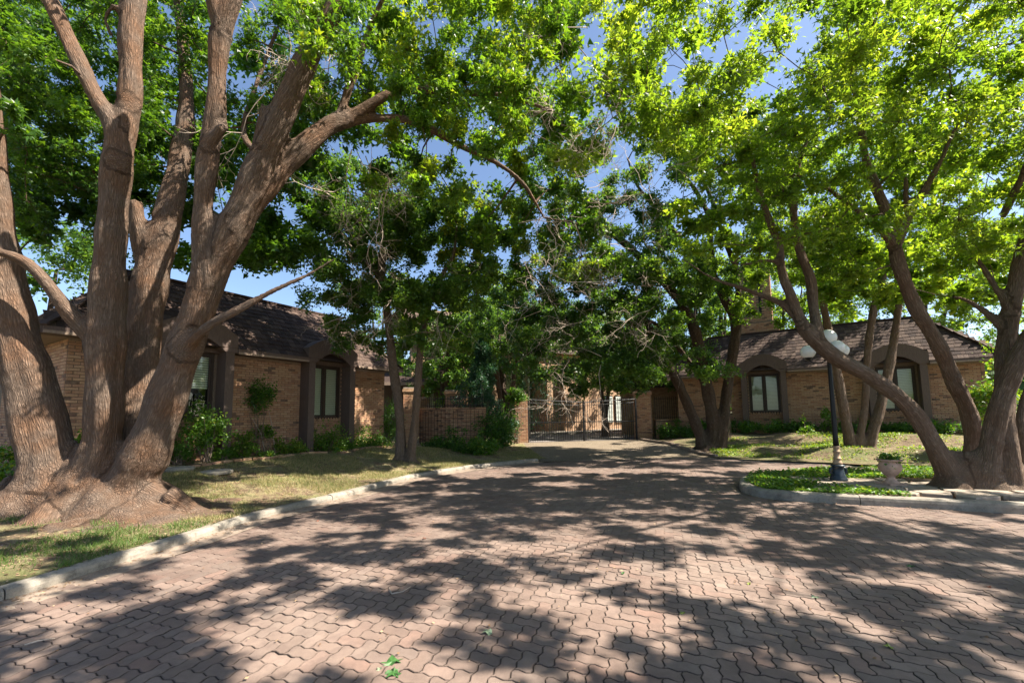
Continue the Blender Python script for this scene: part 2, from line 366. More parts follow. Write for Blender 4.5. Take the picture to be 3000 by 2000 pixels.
# ------------------------------------------------------------------ paths on the ground
LC = [(-3.3, -6), (-3.75, -2), (-4.05, 1.5)]+[tuple(G(x, y)[:2]) for x, y in ((-250, 1845), (0, 1764), (112, 1731), (268, 1679), (368, 1647), (536, 1594), (625, 1564), (714, 1533), (848, 1497), (1000, 1460), (1110, 1430), (1217, 1401), (1317, 1383), (1406, 1371), (1496, 1361), (1578, 1352))]
LCs = spline([(x, y, 0) for x, y in LC], .25)[:, :2]
LC_in = offset(LCs, .12)                      # back of the kerb (left of the walking direction)
LG_out = offset(LCs, -.34)                    # outer edge of the gutter
apron = [(float(LC[-1][0])+.05, float(LC[-1][1])+.05), (2.6, 14.75), (4.2, 15.0), (5.8, 15.0), (7.2, 14.75)]
lawnR = [(7.2, 14.75), G(2150, 1346)[:2], G(2200, 1350)[:2], G(2257, 1354)[:2], G(2433, 1361)[:2], G(2520, 1369)[:2], (12.0, 11.4), (15.5, 10.0), (20, 8.2)]
lawnR = [tuple(map(float, p)) for p in lawnR]
ISL = [(20, 2.2), (15, 3.9), (12, 5.0), (9.6, 5.9), (7.8, 6.56), (7.08, 6.83), (6.08, 7.25), (5.1, 7.68), (4.68, 8.05), (4.6, 8.5), (4.85, 9.15), (5.35, 9.9), (6.0, 10.45), (7.2, 10.75), (8.6, 10.6), (10, 10.1), (12, 9.3), (15, 8.0), (20, 6.0)]
ISLs = spline([(x, y, 0) for x, y in ISL], .2)[:, :2]
ISL_in = offset(ISLs, -.17)
STREET = [tuple(p) for p in LG_out]+apron[1:]+lawnR[1:]+[(20, -6), (-4, -6)]

CTRL = np.array([(-4.9, 0, .12), (-4.9, 4, .12), (-4.8, 5.5, .12), (-4.6, 7.2, .12), (-4.2, 9, .12), (-3.0, 11, .12), (-1.3, 13, .12), (.6, 14.2, .10), (1.3, 14.6, .03), (-5.6, 5.6, .17), (-6.2, 6.2, .2), (-7.2, 5.6, .25), (-8, 4.5, .25), (-7.5, 7.3, .33),
  (-8.4, 9, .57), (-7.2, 11, .57), (-6.3, 12.5, .57), (-5.2, 14.5, .57), (-4.4, 16.2, .57), (-7.2, 8.8, .47), (-6.2, 10.4, .45), (-5.4, 9, .3), (-4.9, 12.6, .45), (-3.3, 12.4, .28), (-3.5, 15.5, .45), (-2, 16.7, .45), (-.8, 17, .42), (-1, 15, .24), (.1, 16, .2), (.6, 18, .25),
  (-12, 4, .3), (-12, 8, .5), (-11, 12, .57), (-8, 17, .57), (.8, 20, .3), (6.2, 21, .3), (3.5, 20.5, .3), (3.5, 18, .17), (5, 24, .32), (0, 28, .4), (8, 28, .4), (1.5, 15.3, .02), (4, 15.3, .02), (6.5, 15.3, .03),
  (7.3, 15, .05), (8, 14.4, .05), (9.5, 13.4, .06), (11, 12.2, .07), (13, 11.1, .08), (17, 9.6, .1), (7.9, 16.5, .2), (6.9, 18.5, .3), (8.5, 19, .45), (11.1, 14.3, .4), (9.5, 15.6, .35), (13, 13, .4), (12.2, 17.3, .75), (14.5, 15.5, .75), (17, 13.8, .75), (9.6, 19.4, .7), (20, 12, .7), (15, 12.7, .5), (18, 20, .8), (-20, 10, .5), (-3, 22, .45), (-8, 25, .5), (12, 26, .6)])
CTRL = CTRL[~((CTRL[:, 2] < .13) & (CTRL[:, 0] < 1.4) & (CTRL[:, 1] < 14.4))]
CTRL = np.vstack([CTRL, [(1.0, 14.35, .012), (1.6, 14.6, .012), (2.2, 14.8, .012), (2.9, 15.05, .012), (3.6, 15.15, .012), (4.6, 15.25, .012), (5.4, 15.25, .012), (6.2, 15.15, .012), (7.0, 15.05, .015)], np.c_[offset(LCs, .12)[::4], np.full(len(LCs[::4]), .098)], np.c_[offset(LCs, .45)[::5], np.full(len(LCs[::5]), .125)]])
def zt(x, y):
    x = np.asarray(x, float); y = np.asarray(y, float)
    d = (x[..., None]-CTRL[:, 0])**2+(y[..., None]-CTRL[:, 1])**2+.05; w = d**-1.9
    return (w*CTRL[:, 2]).sum(-1)/w.sum(-1)
def patch(name, poly, mat, zf, step=.4, dz=0., parent=None, **kw):
    poly = [tuple(map(float, p[:2])) for p in poly]; n = len(poly); a = np.array(poly)
    gx, gy = np.meshgrid(np.arange(a[:, 0].min(), a[:, 0].max(), step), np.arange(a[:, 1].min(), a[:, 1].max(), step))
    gx = gx.ravel()+rng.uniform(-.1, .1, gx.size)*step; gy = gy.ravel()+rng.uniform(-.1, .1, gy.size)*step
    ok = inside(gx, gy, poly)
    d = np.min(np.hypot(gx[:, None]-a[None, :, 0], gy[:, None]-a[None, :, 1]), 1) if len(a) < 400 else np.full(gx.size, 9.)
    ok &= d > step*.3
    pts = [Vector(p) for p in poly]+[Vector((x, y)) for x, y in zip(gx[ok], gy[ok])]
    v, _, f, *_r2 = geometry.delaunay_2d_cdt(pts, [(i, (i+1) % n) for i in range(n)], [], 1, 1e-5)
    v = np.array([(p.x, p.y) for p in v]); z = zf(v[:, 0], v[:, 1])+dz if callable(zf) else np.full(len(v), zf)
    me = npmesh(name, np.c_[v, z], [tuple(t) for t in f], smooth=True)
    return put(link(name, me, mat, parent), **kw)

base = patch('ground', [(-400, -60), (400, -60), (400, 600), (-400, 600)], LAWNR, -.12, 60, kind='structure')
street = patch('street', STREET, JOINT, -.011, .8, kind='structure')
lawn_left = patch('lawn_left', [tuple(p) for p in LC_in]+[(.95, 15.2), (.9, 16.2), (.55, 18.5), (.5, 20), (.5, 22), (-3, 30), (-30, 30), (-30, -6)], LAWN, zt, .3, kind='structure')
lawn_right = patch('lawn_right', lawnR+[(26, 10), (30, 35), (9, 35), (7.0, 22), (6.35, 21.3), (6.5, 18.5), (6.9, 16.3)], LAWNR, zt, .3, kind='structure')
drive = patch('driveway', [(.93, 14.35), (1.6, 14.5), (2.6, 15.0), (4.2, 15.25), (5.8, 15.25), (7.2, 15.0), (6.9, 16.3), (6.5, 18.5), (6.35, 21.3), (3.5, 20.9), (.5, 20), (.55, 18.5), (.9, 16.2)], GRAVEL, zt, .5, kind='structure')
court = patch('courtyard_paving', [(.5, 20), (3.5, 20.9), (6.35, 21.3), (7.0, 22), (9, 35), (-3, 30), (.5, 22)], COURT, lambda x, y: zt(x, y)-.01, 1., kind='structure')
island = patch('island_ground', [tuple(p) for p in ISL_in], SOIL, lambda x, y: .115+.05*np.sin(x*1.3)*np.cos(y)+.02*np.sin(3*x+y), .3, kind='structure')
def zi(x, y): return .115+.05*np.sin(x*1.3)*np.cos(y)+.02*np.sin(3*x+y)

# kerbs: segments with open joints, each a part
def kerb(name, path, side, h=.125, w=.17, seg=3.0, mat=CONC, gutter=None):
    root = put(bpy.data.objects.new(name, None), kind='structure'); COL.objects.link(root)
    p = np.asarray(path); s = np.r_[0, np.cumsum(np.linalg.norm(np.diff(p, axis=0), axis=1))]
    prof = [(.0, -.05), (.0, h*.55), (.012, h*.85), (.05, h), (w, h+.005), (w, -.05)]
    a = 0.
    while a < s[-1]-.3:
        b = min(a+seg*random.uniform(.85, 1.15), s[-1]); q = np.arange(a+.006, b-.006, .14); q = np.r_[q, b-.006]
        X = np.interp(q, s, p[:, 0]); Y = np.interp(q, s, p[:, 1]); dz = random.uniform(-.006, .006); V = []
        c = np.stack([X, Y], 1)
        for d, z in prof:
            o2 = offset(c, side*d); V.append(np.c_[o2, np.full(len(q), z+dz)+rng.normal(0, .0012, len(q))])
        V = np.stack(V, 1).reshape(-1, 3); m = len(prof); n = len(q)
        Fs = [(i*m+j, i*m+j+1, (i+1)*m+j+1, (i+1)*m+j) for i in range(n-1) for j in range(m-1)]+[tuple(range(m)), tuple((n-1)*m+m-1-j for j in range(m))]
        link('kerb_stone', npmesh('kerb_stone', V, Fs), mat, root)
        a = b
    return root
kl = kerb('left_kerb', LCs, 1, h=.105, w=.145, seg=2.6)
ki = kerb('island_kerb', ISLs, -1, h=.15, w=.19)
gut = MB(); n = len(LCs)
gut.add(np.r_[np.c_[LCs, np.full(n, .010)], np.c_[LG_out, np.full(n, .006)]], [(i, i+1, n+i+1, n+i) for i in range(n-1)])
put(gut.build('gutter', GUTTER), kind='structure')
ap = spline([(x, y, 0) for x, y in apron], .3)[:, :2]; ai = offset(ap, .3); n = len(ap)
put(MB().add(np.r_[np.c_[ap, np.full(n, .004)], np.c_[ai, np.full(n, .012)]], [(i, i+1, n+i+1, n+i) for i in range(n-1)]).build('driveway_gutter', GUTTER), kind='structure')
lrp = spline([(x, y, 0) for x, y in lawnR], .25)[:, :2]; kerb('lawn_edging', lrp, 1, h=.022, w=.12, seg=2.4)
dk = MB(); dkp = spline([(6.30, 20.9, 0), (6.5, 18.7, 0), (6.95, 16.4, 0), (7.25, 15.1, 0)], .3)
for a, b in zip(dkp[:-1], dkp[1:]):
    z = float(zt((a[0]+b[0])/2, (a[1]+b[1])/2)); m = (a+b)/2; dd = (b-a)/2; dk.obox((m[0], m[1], z+.02), dd*1.02, (-dd[1]/np.linalg.norm(dd)*.07, dd[0]/np.linalg.norm(dd)*.07, 0), (0, 0, .07))
put(dk.build('driveway_edging', GUTTER), kind='structure')

# interlocking pavers
U_ = .111
def paver_tmpl(vertical, gap=.0042, bevel=2, A=.0085):
    """2:1 clay paver with wavy sides; every lattice edge carries the same wave so neighbours interlock"""
    nx_, ny_ = (1, 2) if vertical else (2, 1); w = (0, 1, 0, -1); P_ = []
    q_ = 4 if bevel else 1
    for k in range(nx_*q_): P_.append((k*U_/q_, A*w[k % q_]))
    for k in range(ny_*q_): P_.append((nx_*U_+A*w[k % q_], k*U_/q_))
    for k in range(nx_*q_, 0, -1): P_.append((k*U_/q_, ny_*U_+A*w[k % q_]))
    for k in range(ny_*q_, 0, -1): P_.append((A*w[k % q_], k*U_/q_))
    p = np.array(P_)-np.array([nx_*U_/2, ny_*U_/2]); t = np.roll(p, -1, 0)-np.roll(p, 1, 0); t /= np.linalg.norm(t, axis=1)[:, None]; nr = np.stack([t[:, 1], -t[:, 0]], 1)
    g2 = gap*.5; rings = [(g2, -.02, 1), (g2, -.004, 1), (g2+.003, -.0005, .55), (g2+.009, 0, 0)] if bevel == 2 else [(g2, -.010, .5), (g2+.001, 0, .25)]  # third ring value darkens the edges: joint dirt and painted crease shade
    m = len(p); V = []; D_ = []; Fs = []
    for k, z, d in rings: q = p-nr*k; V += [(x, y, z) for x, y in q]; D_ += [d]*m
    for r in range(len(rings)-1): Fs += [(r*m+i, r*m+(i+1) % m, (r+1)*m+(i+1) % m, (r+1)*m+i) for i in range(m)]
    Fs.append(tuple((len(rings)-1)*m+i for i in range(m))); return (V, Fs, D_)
ang = math.radians(-20); dx = np.array([math.cos(ang), math.sin(ang)]); dy = np.array([-dx[1], dx[0]])
ia, ib = np.meshgrid(np.arange(-170, 170), np.arange(-170, 170)); cl4 = (ia-ib) % 4; kind_ = np.where(cl4 == 0, 0, np.where(cl4 == 3, 1, -1)).ravel()
cx = ((ia+np.where(cl4 == 0, 1., .5))*U_).ravel(); cy = ((ib+np.where(cl4 == 0, .5, 1.))*U_).ravel()
cx, cy, kind_ = cx[kind_ >= 0], cy[kind_ >= 0], kind_[kind_ >= 0]
X = cx*dx[0]+cy*dy[0]+4; Y = cx*dx[1]+cy*dy[1]+7
ok = inside(X, Y, [tuple(p) for p in offset(LCs, -.24)]+[(2.6, 14.9), (4.2, 15.1), (5.8, 15.1), (7.2, 14.85)]+lawnR[1:]+[(20, 2), (-3, 1.6)]) & ~inside(X, Y, [tuple(p) for p in ISLs])
qx, qy, qd = project(np.stack([X, Y, X*0], 1)); ok &= (qd > 0) & (qx > -500) & (qx < 3500) & (qy < 2350) & (Y > 1.5) & (X < 17)
X, Y, kind_ = X[ok], Y[ok], kind_[ok]; dist = np.hypot(X, Y)
mm = []
for x, y, d, k in zip(X, Y, dist, kind_):
    tx, ty = rng.normal(0, .012, 2); m = T4((x, y, .003*math.sin(x*2.1+y)+.003*math.sin(y*2.7-x*.8)+rng.normal(0, .0014)), (dx[0], dx[1], tx), (dy[0], dy[1], ty)); mm.append(((0 if d < 5.5 else 2 if d < 10 else 4)+int(k), m))
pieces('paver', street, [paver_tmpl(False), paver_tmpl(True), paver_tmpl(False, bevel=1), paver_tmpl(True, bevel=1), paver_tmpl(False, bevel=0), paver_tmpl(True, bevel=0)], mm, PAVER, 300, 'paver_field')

# flagstones on the island: small cells cut by half planes
def voronoi(sites, box):
    cells = []
    for i, s in enumerate(sites):
        poly = [(box[0], box[1]), (box[2], box[1]), (box[2], box[3]), (box[0], box[3])]
        for j, q in enumerate(sites):
            if i == j or not poly: continue
            m = (s+q)/2; d = q-s; out = []
            for k in range(len(poly)):
                a, b = np.array(poly[k]), np.array(poly[(k+1) % len(poly)]); fa, fb = (a-m)@d, (b-m)@d
                if fa <= 0: out.append(tuple(a))
                if (fa < 0) != (fb < 0) and abs(fa-fb) > 1e-9: out.append(tuple(a+(b-a)*fa/(fa-fb)))
            poly = out
        if len(poly) > 2: cells.append(poly)
    return cells
fa_, fb_ = np.array([5.85, 8.35]), np.array([9.2, 7.15]); fd = (fb_-fa_)/np.linalg.norm(fb_-fa_); fn = np.array([-fd[1], fd[0]])
sites = np.array([(u+random.uniform(-.16, .16), v+random.uniform(-.13, .13)) for u in np.arange(.2, 3.4, .52) for v in np.arange(-.75, 1.1, .42)])
for c in voronoi(sites, (-.1, -1.0, 3.5, 1.3)):
    c = np.array(c); m = c.mean(0); c = m+(c-m)*.93; w = fa_+c[:, :1]*fd+c[:, 1:]*fn
    if not inside(w[:, 0], w[:, 1], [tuple(p) for p in offset(ISLs, -.2)]).all(): continue
    o = MB().slab([tuple(a) for a in w], .10, .168+random.uniform(-.006, .01), .012).build('flagstone', FLAG, island)

# ------------------------------------------------------------------ houses
def brick_tmpl(w, h=.058, t=.012):
    V = [(-w/2, 0, -h/2), (w/2, 0, -h/2), (w/2, 0, h/2), (-w/2, 0, h/2)]
    b = .003; V += [(-w/2+b, -t, -h/2+b), (w/2-b, -t, -h/2+b), (w/2-b, -t, h/2-b), (-w/2+b, -t, h/2-b)]
    return (V, [(4, 5, 6, 7), (0, 1, 5, 4), (1, 2, 6, 5), (2, 3, 7, 6), (3, 0, 4, 7)])
BT = [brick_tmpl(.2), brick_tmpl(.094), brick_tmpl(.13)]
def course_bricks(x0, x1, z0, z1, holes=(), fn=None, row=.068):
    """running bond over a rectangle; fn maps (x, z) -> 4x4"""
    out = []; r = 0; z = z0+row/2
    while z < z1-.02:
        x = x0+(.105 if r % 2 else 0.)
        if r % 2: out.append((1, x0+.0495, z))
        while x < x1-.05:
            if x+.21 <= x1+.001: out.append((0, x+.105, z)); x += .21
            else: out.append((1, x+.05, z)); x += .105
        r += 1; z += row
    res = []
    for k, x, z in out:
        hw = .1 if k == 0 else .05
        if any(a-hw+.02 < x < b+hw-.02 and c < z < d for a, b, c, d in holes): continue
        m = fn(x, z); m = m.copy(); m[:3, 3] += m[:3, 1]*random.uniform(-.003, .002); res.append((k, m))
    return res

def arch_pts(c, hw, zlo, zhi, n=14, rev=False):
    p = [(c-hw+2*hw*i/n, zlo+(zhi-zlo)*math.cos((i/n-.5)*PI*.92)) for i in range(n+1)]
    e = p[0][1]-zlo; p = [(x, zlo+(z-zlo-e)*(zhi-zlo)/(zhi-zlo-e)) for x, z in p]
    return p[::-1] if rev else p

def house(name, A, ang, label, t0, t1, wins, sides, top_t, top_z, back=9., zb=.2, eave=3.36, half_blind=None):
    h = thing(name, (A[0], A[1], 0), label, 'house', rz=ang)
    ov = .48; sb = 1.4                     # overhang, setback of the upper roof edge
    holes = [(c-.60, c+.60, 1.58, 3.34) for c in wins]
    wall = MB(); xs = [t0]+[v for c in wins for v in (c-.6, c+.6)]+[t1]
    for i in range(0, len(xs), 2): wall.box(xs[i], xs[i+1], 0, .28, zb, 3.42)
    for c in wins: wall.box(c-.6, c+.6, 0, .28, zb, 1.56); wall.box(c-.6, c+.6, 0, .28, 3.34, 3.42)
    wall.box(t0, t0+.28, .28, back, zb, 3.42); wall.box(t1-.28, t1, .28, back, zb, 3.42)
    wall.box(t0+.28, t1-.28, back-.28, back, zb, 3.42)
    w = wall.build('wall', MORTAR, h)
    bp = course_bricks(t0, t1, zb, 3.34, holes, lambda x, z: T4((x, -.001, z)))
    for s in sides:
        if s < 0: bp += course_bricks(0, min(back, 5.), zb, 3.34, (), lambda x, z: T4((t0-.001, x, z), (0, -1, 0), (1, 0, 0)))
        else: bp += course_bricks(0, min(back, 5.), zb, 3.34, (), lambda x, z: T4((t1+.001, x, z), (0, 1, 0), (-1, 0, 0)))
    for c in wins:                        # sill course of upright bricks
        for k in range(12): bp.append((1, T4((c-.58+.105*k, -.04, 1.545), (0, 0, 1), (0, 1, 0), (-1, 0, 0))))
    pieces('brick', w, BT, bp, BRICK, 300)
    MB().box(t0+.3, t1-.3, 1.2, 1.25, zb, 3.4).build('inner_wall', DARKROOM, h)
    # windows
    for wi, c in enumerate(wins):
        fr = MB()
        for a, b in ((c-.6, c-.54), (c-.035, c+.035), (c+.54, c+.6)): fr.box(a, b, .015, .10, 1.58, 3.34)
        for a, b in ((1.58, 1.64), (3.28, 3.34)): fr.box(c-.54, c-.035, .015, .10, a, b); fr.box(c+.035, c+.54, .015, .10, a, b)
        wf = fr.build('window', FRAME, h)
        for k, (a, b) in enumerate(((c-.54, c-.035), (c+.035, c+.54))):
            sf = MB()
            sf.box(a+.004, a+.045, .03, .07, 1.644, 3.276); sf.box(b-.045, b-.004, .03, .07, 1.644, 3.276); sf.box(a+.045, b-.045, .03, .07, 1.644, 1.69); sf.box(a+.045, b-.045, .03, .07, 3.23, 3.276)
            sf.build('sash', FRAME, wf)
            MB().box(a+.045, b-.045, .048, .053, 1.69, 3.23).build('pane', GLASS, wf)
            zlow = 2.42 if half_blind == (wi, k) else 1.66
            bl = MB(); z = zlow
            while z < 3.26: bl.obox(((a+b)/2, .085, z), (.235, 0, 0), (0, .014, .024), (0, -.0012, .0008)); z += .062
            bl.obox(((a+b)/2, .085, 3.262), (.235, 0, 0), (0, .025, 0), (0, 0, .012))
            bl.build('blind', BLIND, wf)
            if not half_blind == (wi, k): MB().box(a+.02, b-.02, .125, .13, zlow, 3.27).build('blind_backing', BEIGE, wf)
        # surround: two posts and an arched hood
        po = .46
        for a, b in ((c-.875, c-.66), (c+.66, c+.875)): MB().box(a, b, -po, -.002, zb, 3.40).build('surround_post', TRIM, h)
        pts = [(c-.93, 3.36), (c-.93, 3.80)]+arch_pts(c, .93, 3.80, 4.20)[1:-1]+[(c+.93, 3.80), (c+.93, 3.36), (c+.64, 3.36)]+arch_pts(c, .64, 3.36, 3.70, rev=True)[1:-1]+[(c-.64, 3.36)]
        MB().prism(pts, -po-.03, 1.35).build('arched_hood', TRIM, h)
        MB().prism([(c-.66, 3.345), (c+.66, 3.345)]+arch_pts(c, .66, 3.40, 3.72, rev=True), -.14, -.10).build('tympanum', TRIM, h)
        MB().box(c-.66, c+.66, -.03, .02, 3.345, 3.40).build('window_head', TRIM, h)
    # roof
    e0, e1, yb = t0-ov, t1+ov, back+ov; s = sb+ov; ez = eave+.10
    V = [(e0, -ov, ez), (e1, -ov, ez), (e1, yb, ez), (e0, yb, ez), (e0+s, -ov+s, top_z), (e1-s, -ov+s, top_z), (e1-s, yb-s, top_z), (e0+s, yb-s, top_z)]
    rf = MB().add(V, [(0, 1, 5, 4), (1, 2, 6, 5), (2, 3, 7, 6), (3, 0, 4, 7), (4, 5, 6, 7), (0, 3, 2, 1)]).build('roof', SHAKE, h)
    rise = top_z-ez; sl = math.hypot(s, rise); up = np.array([0, s/sl, rise/sl]); nn = np.array([0, -rise/sl, s/sl])
    sh = []; rows = 13; ex = sl/rows
    def shakes(length, mk):
        for r in range(rows+0):
            x = -.05+random.uniform(0, .1)
            while x < length+.05:
                wd = random.choice([.12, .16, .21]); xc = x+wd/2; x += wd+.006; u = r*ex
                lim = u/sl*s
                if xc < lim-.02 or xc > length-lim+.02: continue
                sh.append(({.12: 0, .16: 1, .21: 2}[wd], mk(xc, u+random.uniform(-.012, .012))))
    def tmp(wd):
        l = ex*1.5; V = [(-wd/2, 0, .004), (wd/2, 0, .004), (wd/2, 0, .026), (-wd/2, 0, .026), (-wd/2, l, .0), (wd/2, l, .0), (wd/2, l, .006), (-wd/2, l, .006)]
        return (V, [(0, 1, 2, 3), (3, 2, 6, 7), (0, 3, 7, 4), (1, 5, 6, 2), (4, 7, 6, 5)])
    ti = .08
    shakes(e1-e0, lambda x, u: T4((e0+x, -ov+up[1]*u, ez+up[2]*u+random.uniform(.002, .01)), (1, random.uniform(-.02, .02), 0), up, nn))
    for sd in sides:
        if sd < 0: shakes(min(8., yb+ov), lambda x, u: T4((e0+up[1]*u, -ov+x, ez+up[2]*u+.004), (0, -1, 0), (s/sl, 0, rise/sl), (-rise/sl, 0, s/sl)))
        else: shakes(min(8., yb+ov), lambda x, u: T4((e1-up[1]*u, -ov+x, ez+up[2]*u+.004), (0, 1, 0), (-s/sl, 0, rise/sl), (rise/sl, 0, s/sl)))
    hood = [(c-.93, c+.93) for c in wins]
    sh2 = []
    for k, m in sh:
        x, y, z = m[:3, 3]
        if y < .75 and any(a < x < b for a, b in hood) and z < 4.2-.4*((x-(a+b)/2)/.93)**2 + 0 and any(a < x < b for a, b in hood): 
            if any(a < x < b and z < 4.16-.38*((x-(a+b)/2)/.93)**2 for a, b in hood): continue
        sh2.append((k, m))
    pieces('shingle', rf, [tmp(.12), tmp(.16), tmp(.21)], sh2, SHAKE, 300)
    for a, b in ((0, 4), (1, 5)):         # hip caps
        p, q = np.array(V[a]), np.array(V[b]); d = q-p; L_ = np.linalg.norm(d); d /= L_; n_ = 11
        hp = MB(); sdv = np.cross(d, [0, 0, 1]); sdv /= np.linalg.norm(sdv); upv = np.cross(sdv, d)
        for k in range(n_): hp.obox(p+d*L_*(k+.5)/n_+upv*.04, d*L_/n_*.56, sdv*.09, upv*.018+d*.0)
        hp.build('hip_cap', SHAKE, rf)
    MB().box(e0+s-.05, e1-s+.05, -ov+s-.06, -ov+s+.04, top_z, top_z+.07).build('ridge_board', SHAKE, rf)
    segs = []; x = e0
    for c in sorted(wins): segs.append((x, c-.935)); x = c+.935
    segs.append((x, e1))
    for a, b in segs:
        MB().box(a, b, -ov-.04, -ov, eave-.03, ez+.015).build('fascia', TRIM, h); MB().box(a, b, -ov, -.015, eave-.01, eave+.015).build('soffit', TRIM, h)
        MB().box(a, b, -ov-.055, -ov-.043, eave-.03, eave+.03).build('trim_board', TRIMP, h)
        MB().box(a+(0 if a > e0 else ov), b-(0 if b < e1 else ov), -.05, -.013, eave-.075, eave-.012).build('trim_board', TRIMP, h)
    for sd in sides:
        x = e0 if sd < 0 else e1; o_ = -.04 if sd < 0 else 0
        MB().box(x+o_, x+o_+.04, -ov, yb, eave-.03, ez+.015).build('fascia', TRIM, h)
        MB().box(min(x, t0 if sd < 0 else t1), max(x, t0 if sd < 0 else t1), -.0, yb, eave-.01, eave+.012).build('soffit', TRIMP, h)
    return h, rf

angL = math.atan2(.866, .5); angR = math.atan2(-.559, .829)
hl, rl = house('brick_house', (-7.85, 11.3), angL, 'left brick house wing behind the huge multi-trunk tree, two arched brown window surrounds', -3.0, 5.73, [-.83, 3.1], [-1], None, 5.42, half_blind=(0, 1))
hr, rr = house('brick_house', (12.2, 18.6), angR, 'right brick house wing behind the white globe lamp, with tall chimney', -4.6, 6.1, [-.83, 3.65], [1], None, 5.45)
# chimney of the right house
ch = MB(); cx0, cx1, cy0, cy1 = -1.85, -.38, 1.55, 2.6
ch.box(cx0, cx1, cy0, cy1, 6.05, 8.9); ch.box(cx0-.25, cx1+.25, cy0-.12, cy1+.2, 4.6, 6.05)
cm = ch.build('chimney', MORTAR, rr)
slots = [(cx0+.38, cx0+.5, 6.3, 8.2), (cx0+.95, cx0+1.07, 6.3, 8.2)]
cb = course_bricks(cx0, cx1, 6.05, 8.86, slots, lambda x, z: T4((x, cy0-.001, z)))+course_bricks(cx0-.25, cx1+.25, 4.9, 6.02, (), lambda x, z: T4((x, cy0-.121, z)))
cb += course_bricks(cy0, cy1, 6.05, 8.86, (), lambda x, z: T4((cx1+.001, x, z), (0, 1, 0), (-1, 0, 0)))+course_bricks(cy0-.12, cy1+.2, 4.9, 6.02, (), lambda x, z: T4((cx1+.251, x, z), (0, 1, 0), (-1, 0, 0)))
# fourth level is not allowed: bricks of the chimney hang from the roof part
pieces('chimney_brick', rr, BT, cb, BRICK, 300)
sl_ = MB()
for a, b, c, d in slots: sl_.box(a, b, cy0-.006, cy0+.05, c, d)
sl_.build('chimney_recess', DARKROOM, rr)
MB().box(cx0-.05, cx1+.05, cy0-.05, cy1+.05, 8.9, 9.0).build('chimney_cap', CONC, rr)

# main house at the back of the court
AM = np.array([2.0, 28.5]); angM = .52; mh = thing('main_house', (AM[0], AM[1], 0), 'sunlit brick main house with arched entrance porch behind the iron gate', 'house', rz=angM)
SHUT = m_plain('shutter_paint', (.38, .42, .38), .6)
def tm(px): r = (px-1500)/1224; return (r*28.5-2.)/(math.cos(.52)-math.sin(.52)*r)
ax0, ax1 = tm(1481), tm(1603)
wl = MB(); wl.box(-9, ax0, 0, .4, 0, 6.2); wl.box(ax1, 11, 0, .4, 0, 6.2)
wl.prism([(ax0, 6.2), (ax0, 4.55)]+arch_pts((ax0+ax1)/2, (ax1-ax0)/2, 4.55, 5.1)[1:-1]+[(ax1, 4.55), (ax1, 6.2)], 0, .4)
wl.box(tm(1640), tm(1700), -.5, 0, 0, 5.2); wl.build('wall', FARB, mh)
ar = MB(); n_ = 22; pa = arch_pts((ax0+ax1)/2, (ax1-ax0)/2, 4.55, 5.1, n_)
for k in range(n_):
    (xa, za), (xb, zb_) = pa[k], pa[k+1]; o = MB(); d = np.array([xb-xa, 0, zb_-za])/2; nr = np.array([-d[2], 0, d[0]]); nr = nr/np.linalg.norm(nr)
    o.obox(np.array([(xa+xb)/2, -.05, (za+zb_)/2])+nr*.13, d*.9, (0, .05, 0), nr*.12); o.build('arch_brick', BRICK, mh)
MB().box(ax0-.5, ax1+.5, 2.2, 2.3, .3, 6).build('porch_back_wall', FARB, mh)
MB().box(ax0-.06, ax0, .4, 2.2, .3, 5.2).build('porch_side', FARB, mh); MB().box(ax1, ax1+.06, .4, 2.2, .3, 5.2).build('porch_side', FARB, mh)
MB().box(ax0-.2, ax1+.2, .4, 2.2, 5.2, 5.3).build('porch_ceiling', TRIM, mh)
MB().box(tm(1498), tm(1556), 1.9, 1.96, 3.0, 4.5).build('porch_window', GLASS, mh); MB().box(tm(1498), tm(1556), 1.97, 2.0, 3.0, 4.5).build('porch_curtain', BLIND, mh)
MB().box(tm(1574), tm(1594), 1.9, 2.0, 3.0, 4.8).build('porch_panel', BEIGE, mh)
pf = MB()
for x in (tm(1495), tm(1559), tm(1571), tm(1596)): pf.box(x-.06, x+.06, 1.8, 1.9, .4, 4.9)
pf.box(ax0, ax1, 1.8, 1.9, 2.85, 2.95); pf.build('porch_frame', FRAME, mh)
for k, px in enumerate((1572, 1580, 1588, 1596, 1564, 1555)):
    MB().box(tm(px)-.012, tm(px)+.012, .9, .93, .4, 2.8).build('porch_grille_bar', CONC if k < 3 else IRON, mh)
dr = MB().box(tm(1500), tm(1556), 1.85, 1.95, .4, 2.8).build('door', FRAME, mh)
for k in range(3):
    a, b = tm(1766+34*k), tm(1790+34*k); wf = MB().box(a-.06, b+.06, -.08, -.002, .95, 3.0).build('window', FRAME, mh)
    sl2 = MB()
    for j in range(20): sl2.obox(((a+b)/2, -.11, 1.05+j*.095), ((b-a)/2, 0, 0), (0, .02, .03), (0, -.006, .004))
    sl2.build('shutter', SHUT, wf)
MB().box(tm(1640)-4, tm(1980), -2.2, -.0, .1, .48).build('terrace', CONC, mh)
MB().box(ax0-.3, ax1+1, -2.6, -2.2, .1, .34).build('step', CONC, mh)
MB().add([(-9, -.35, 6.0), (11, -.35, 6.0), (11, 2.4, 8.6), (-9, 2.4, 8.6), (-9, 8, 8.6), (11, 8, 8.6)], [(0, 1, 2, 3), (3, 2, 5, 4)]).build('roof', SHAKE, mh)
MB().box(-9, 11, -.40, -.35, 5.85, 6.03).build('fascia', TRIM, mh)
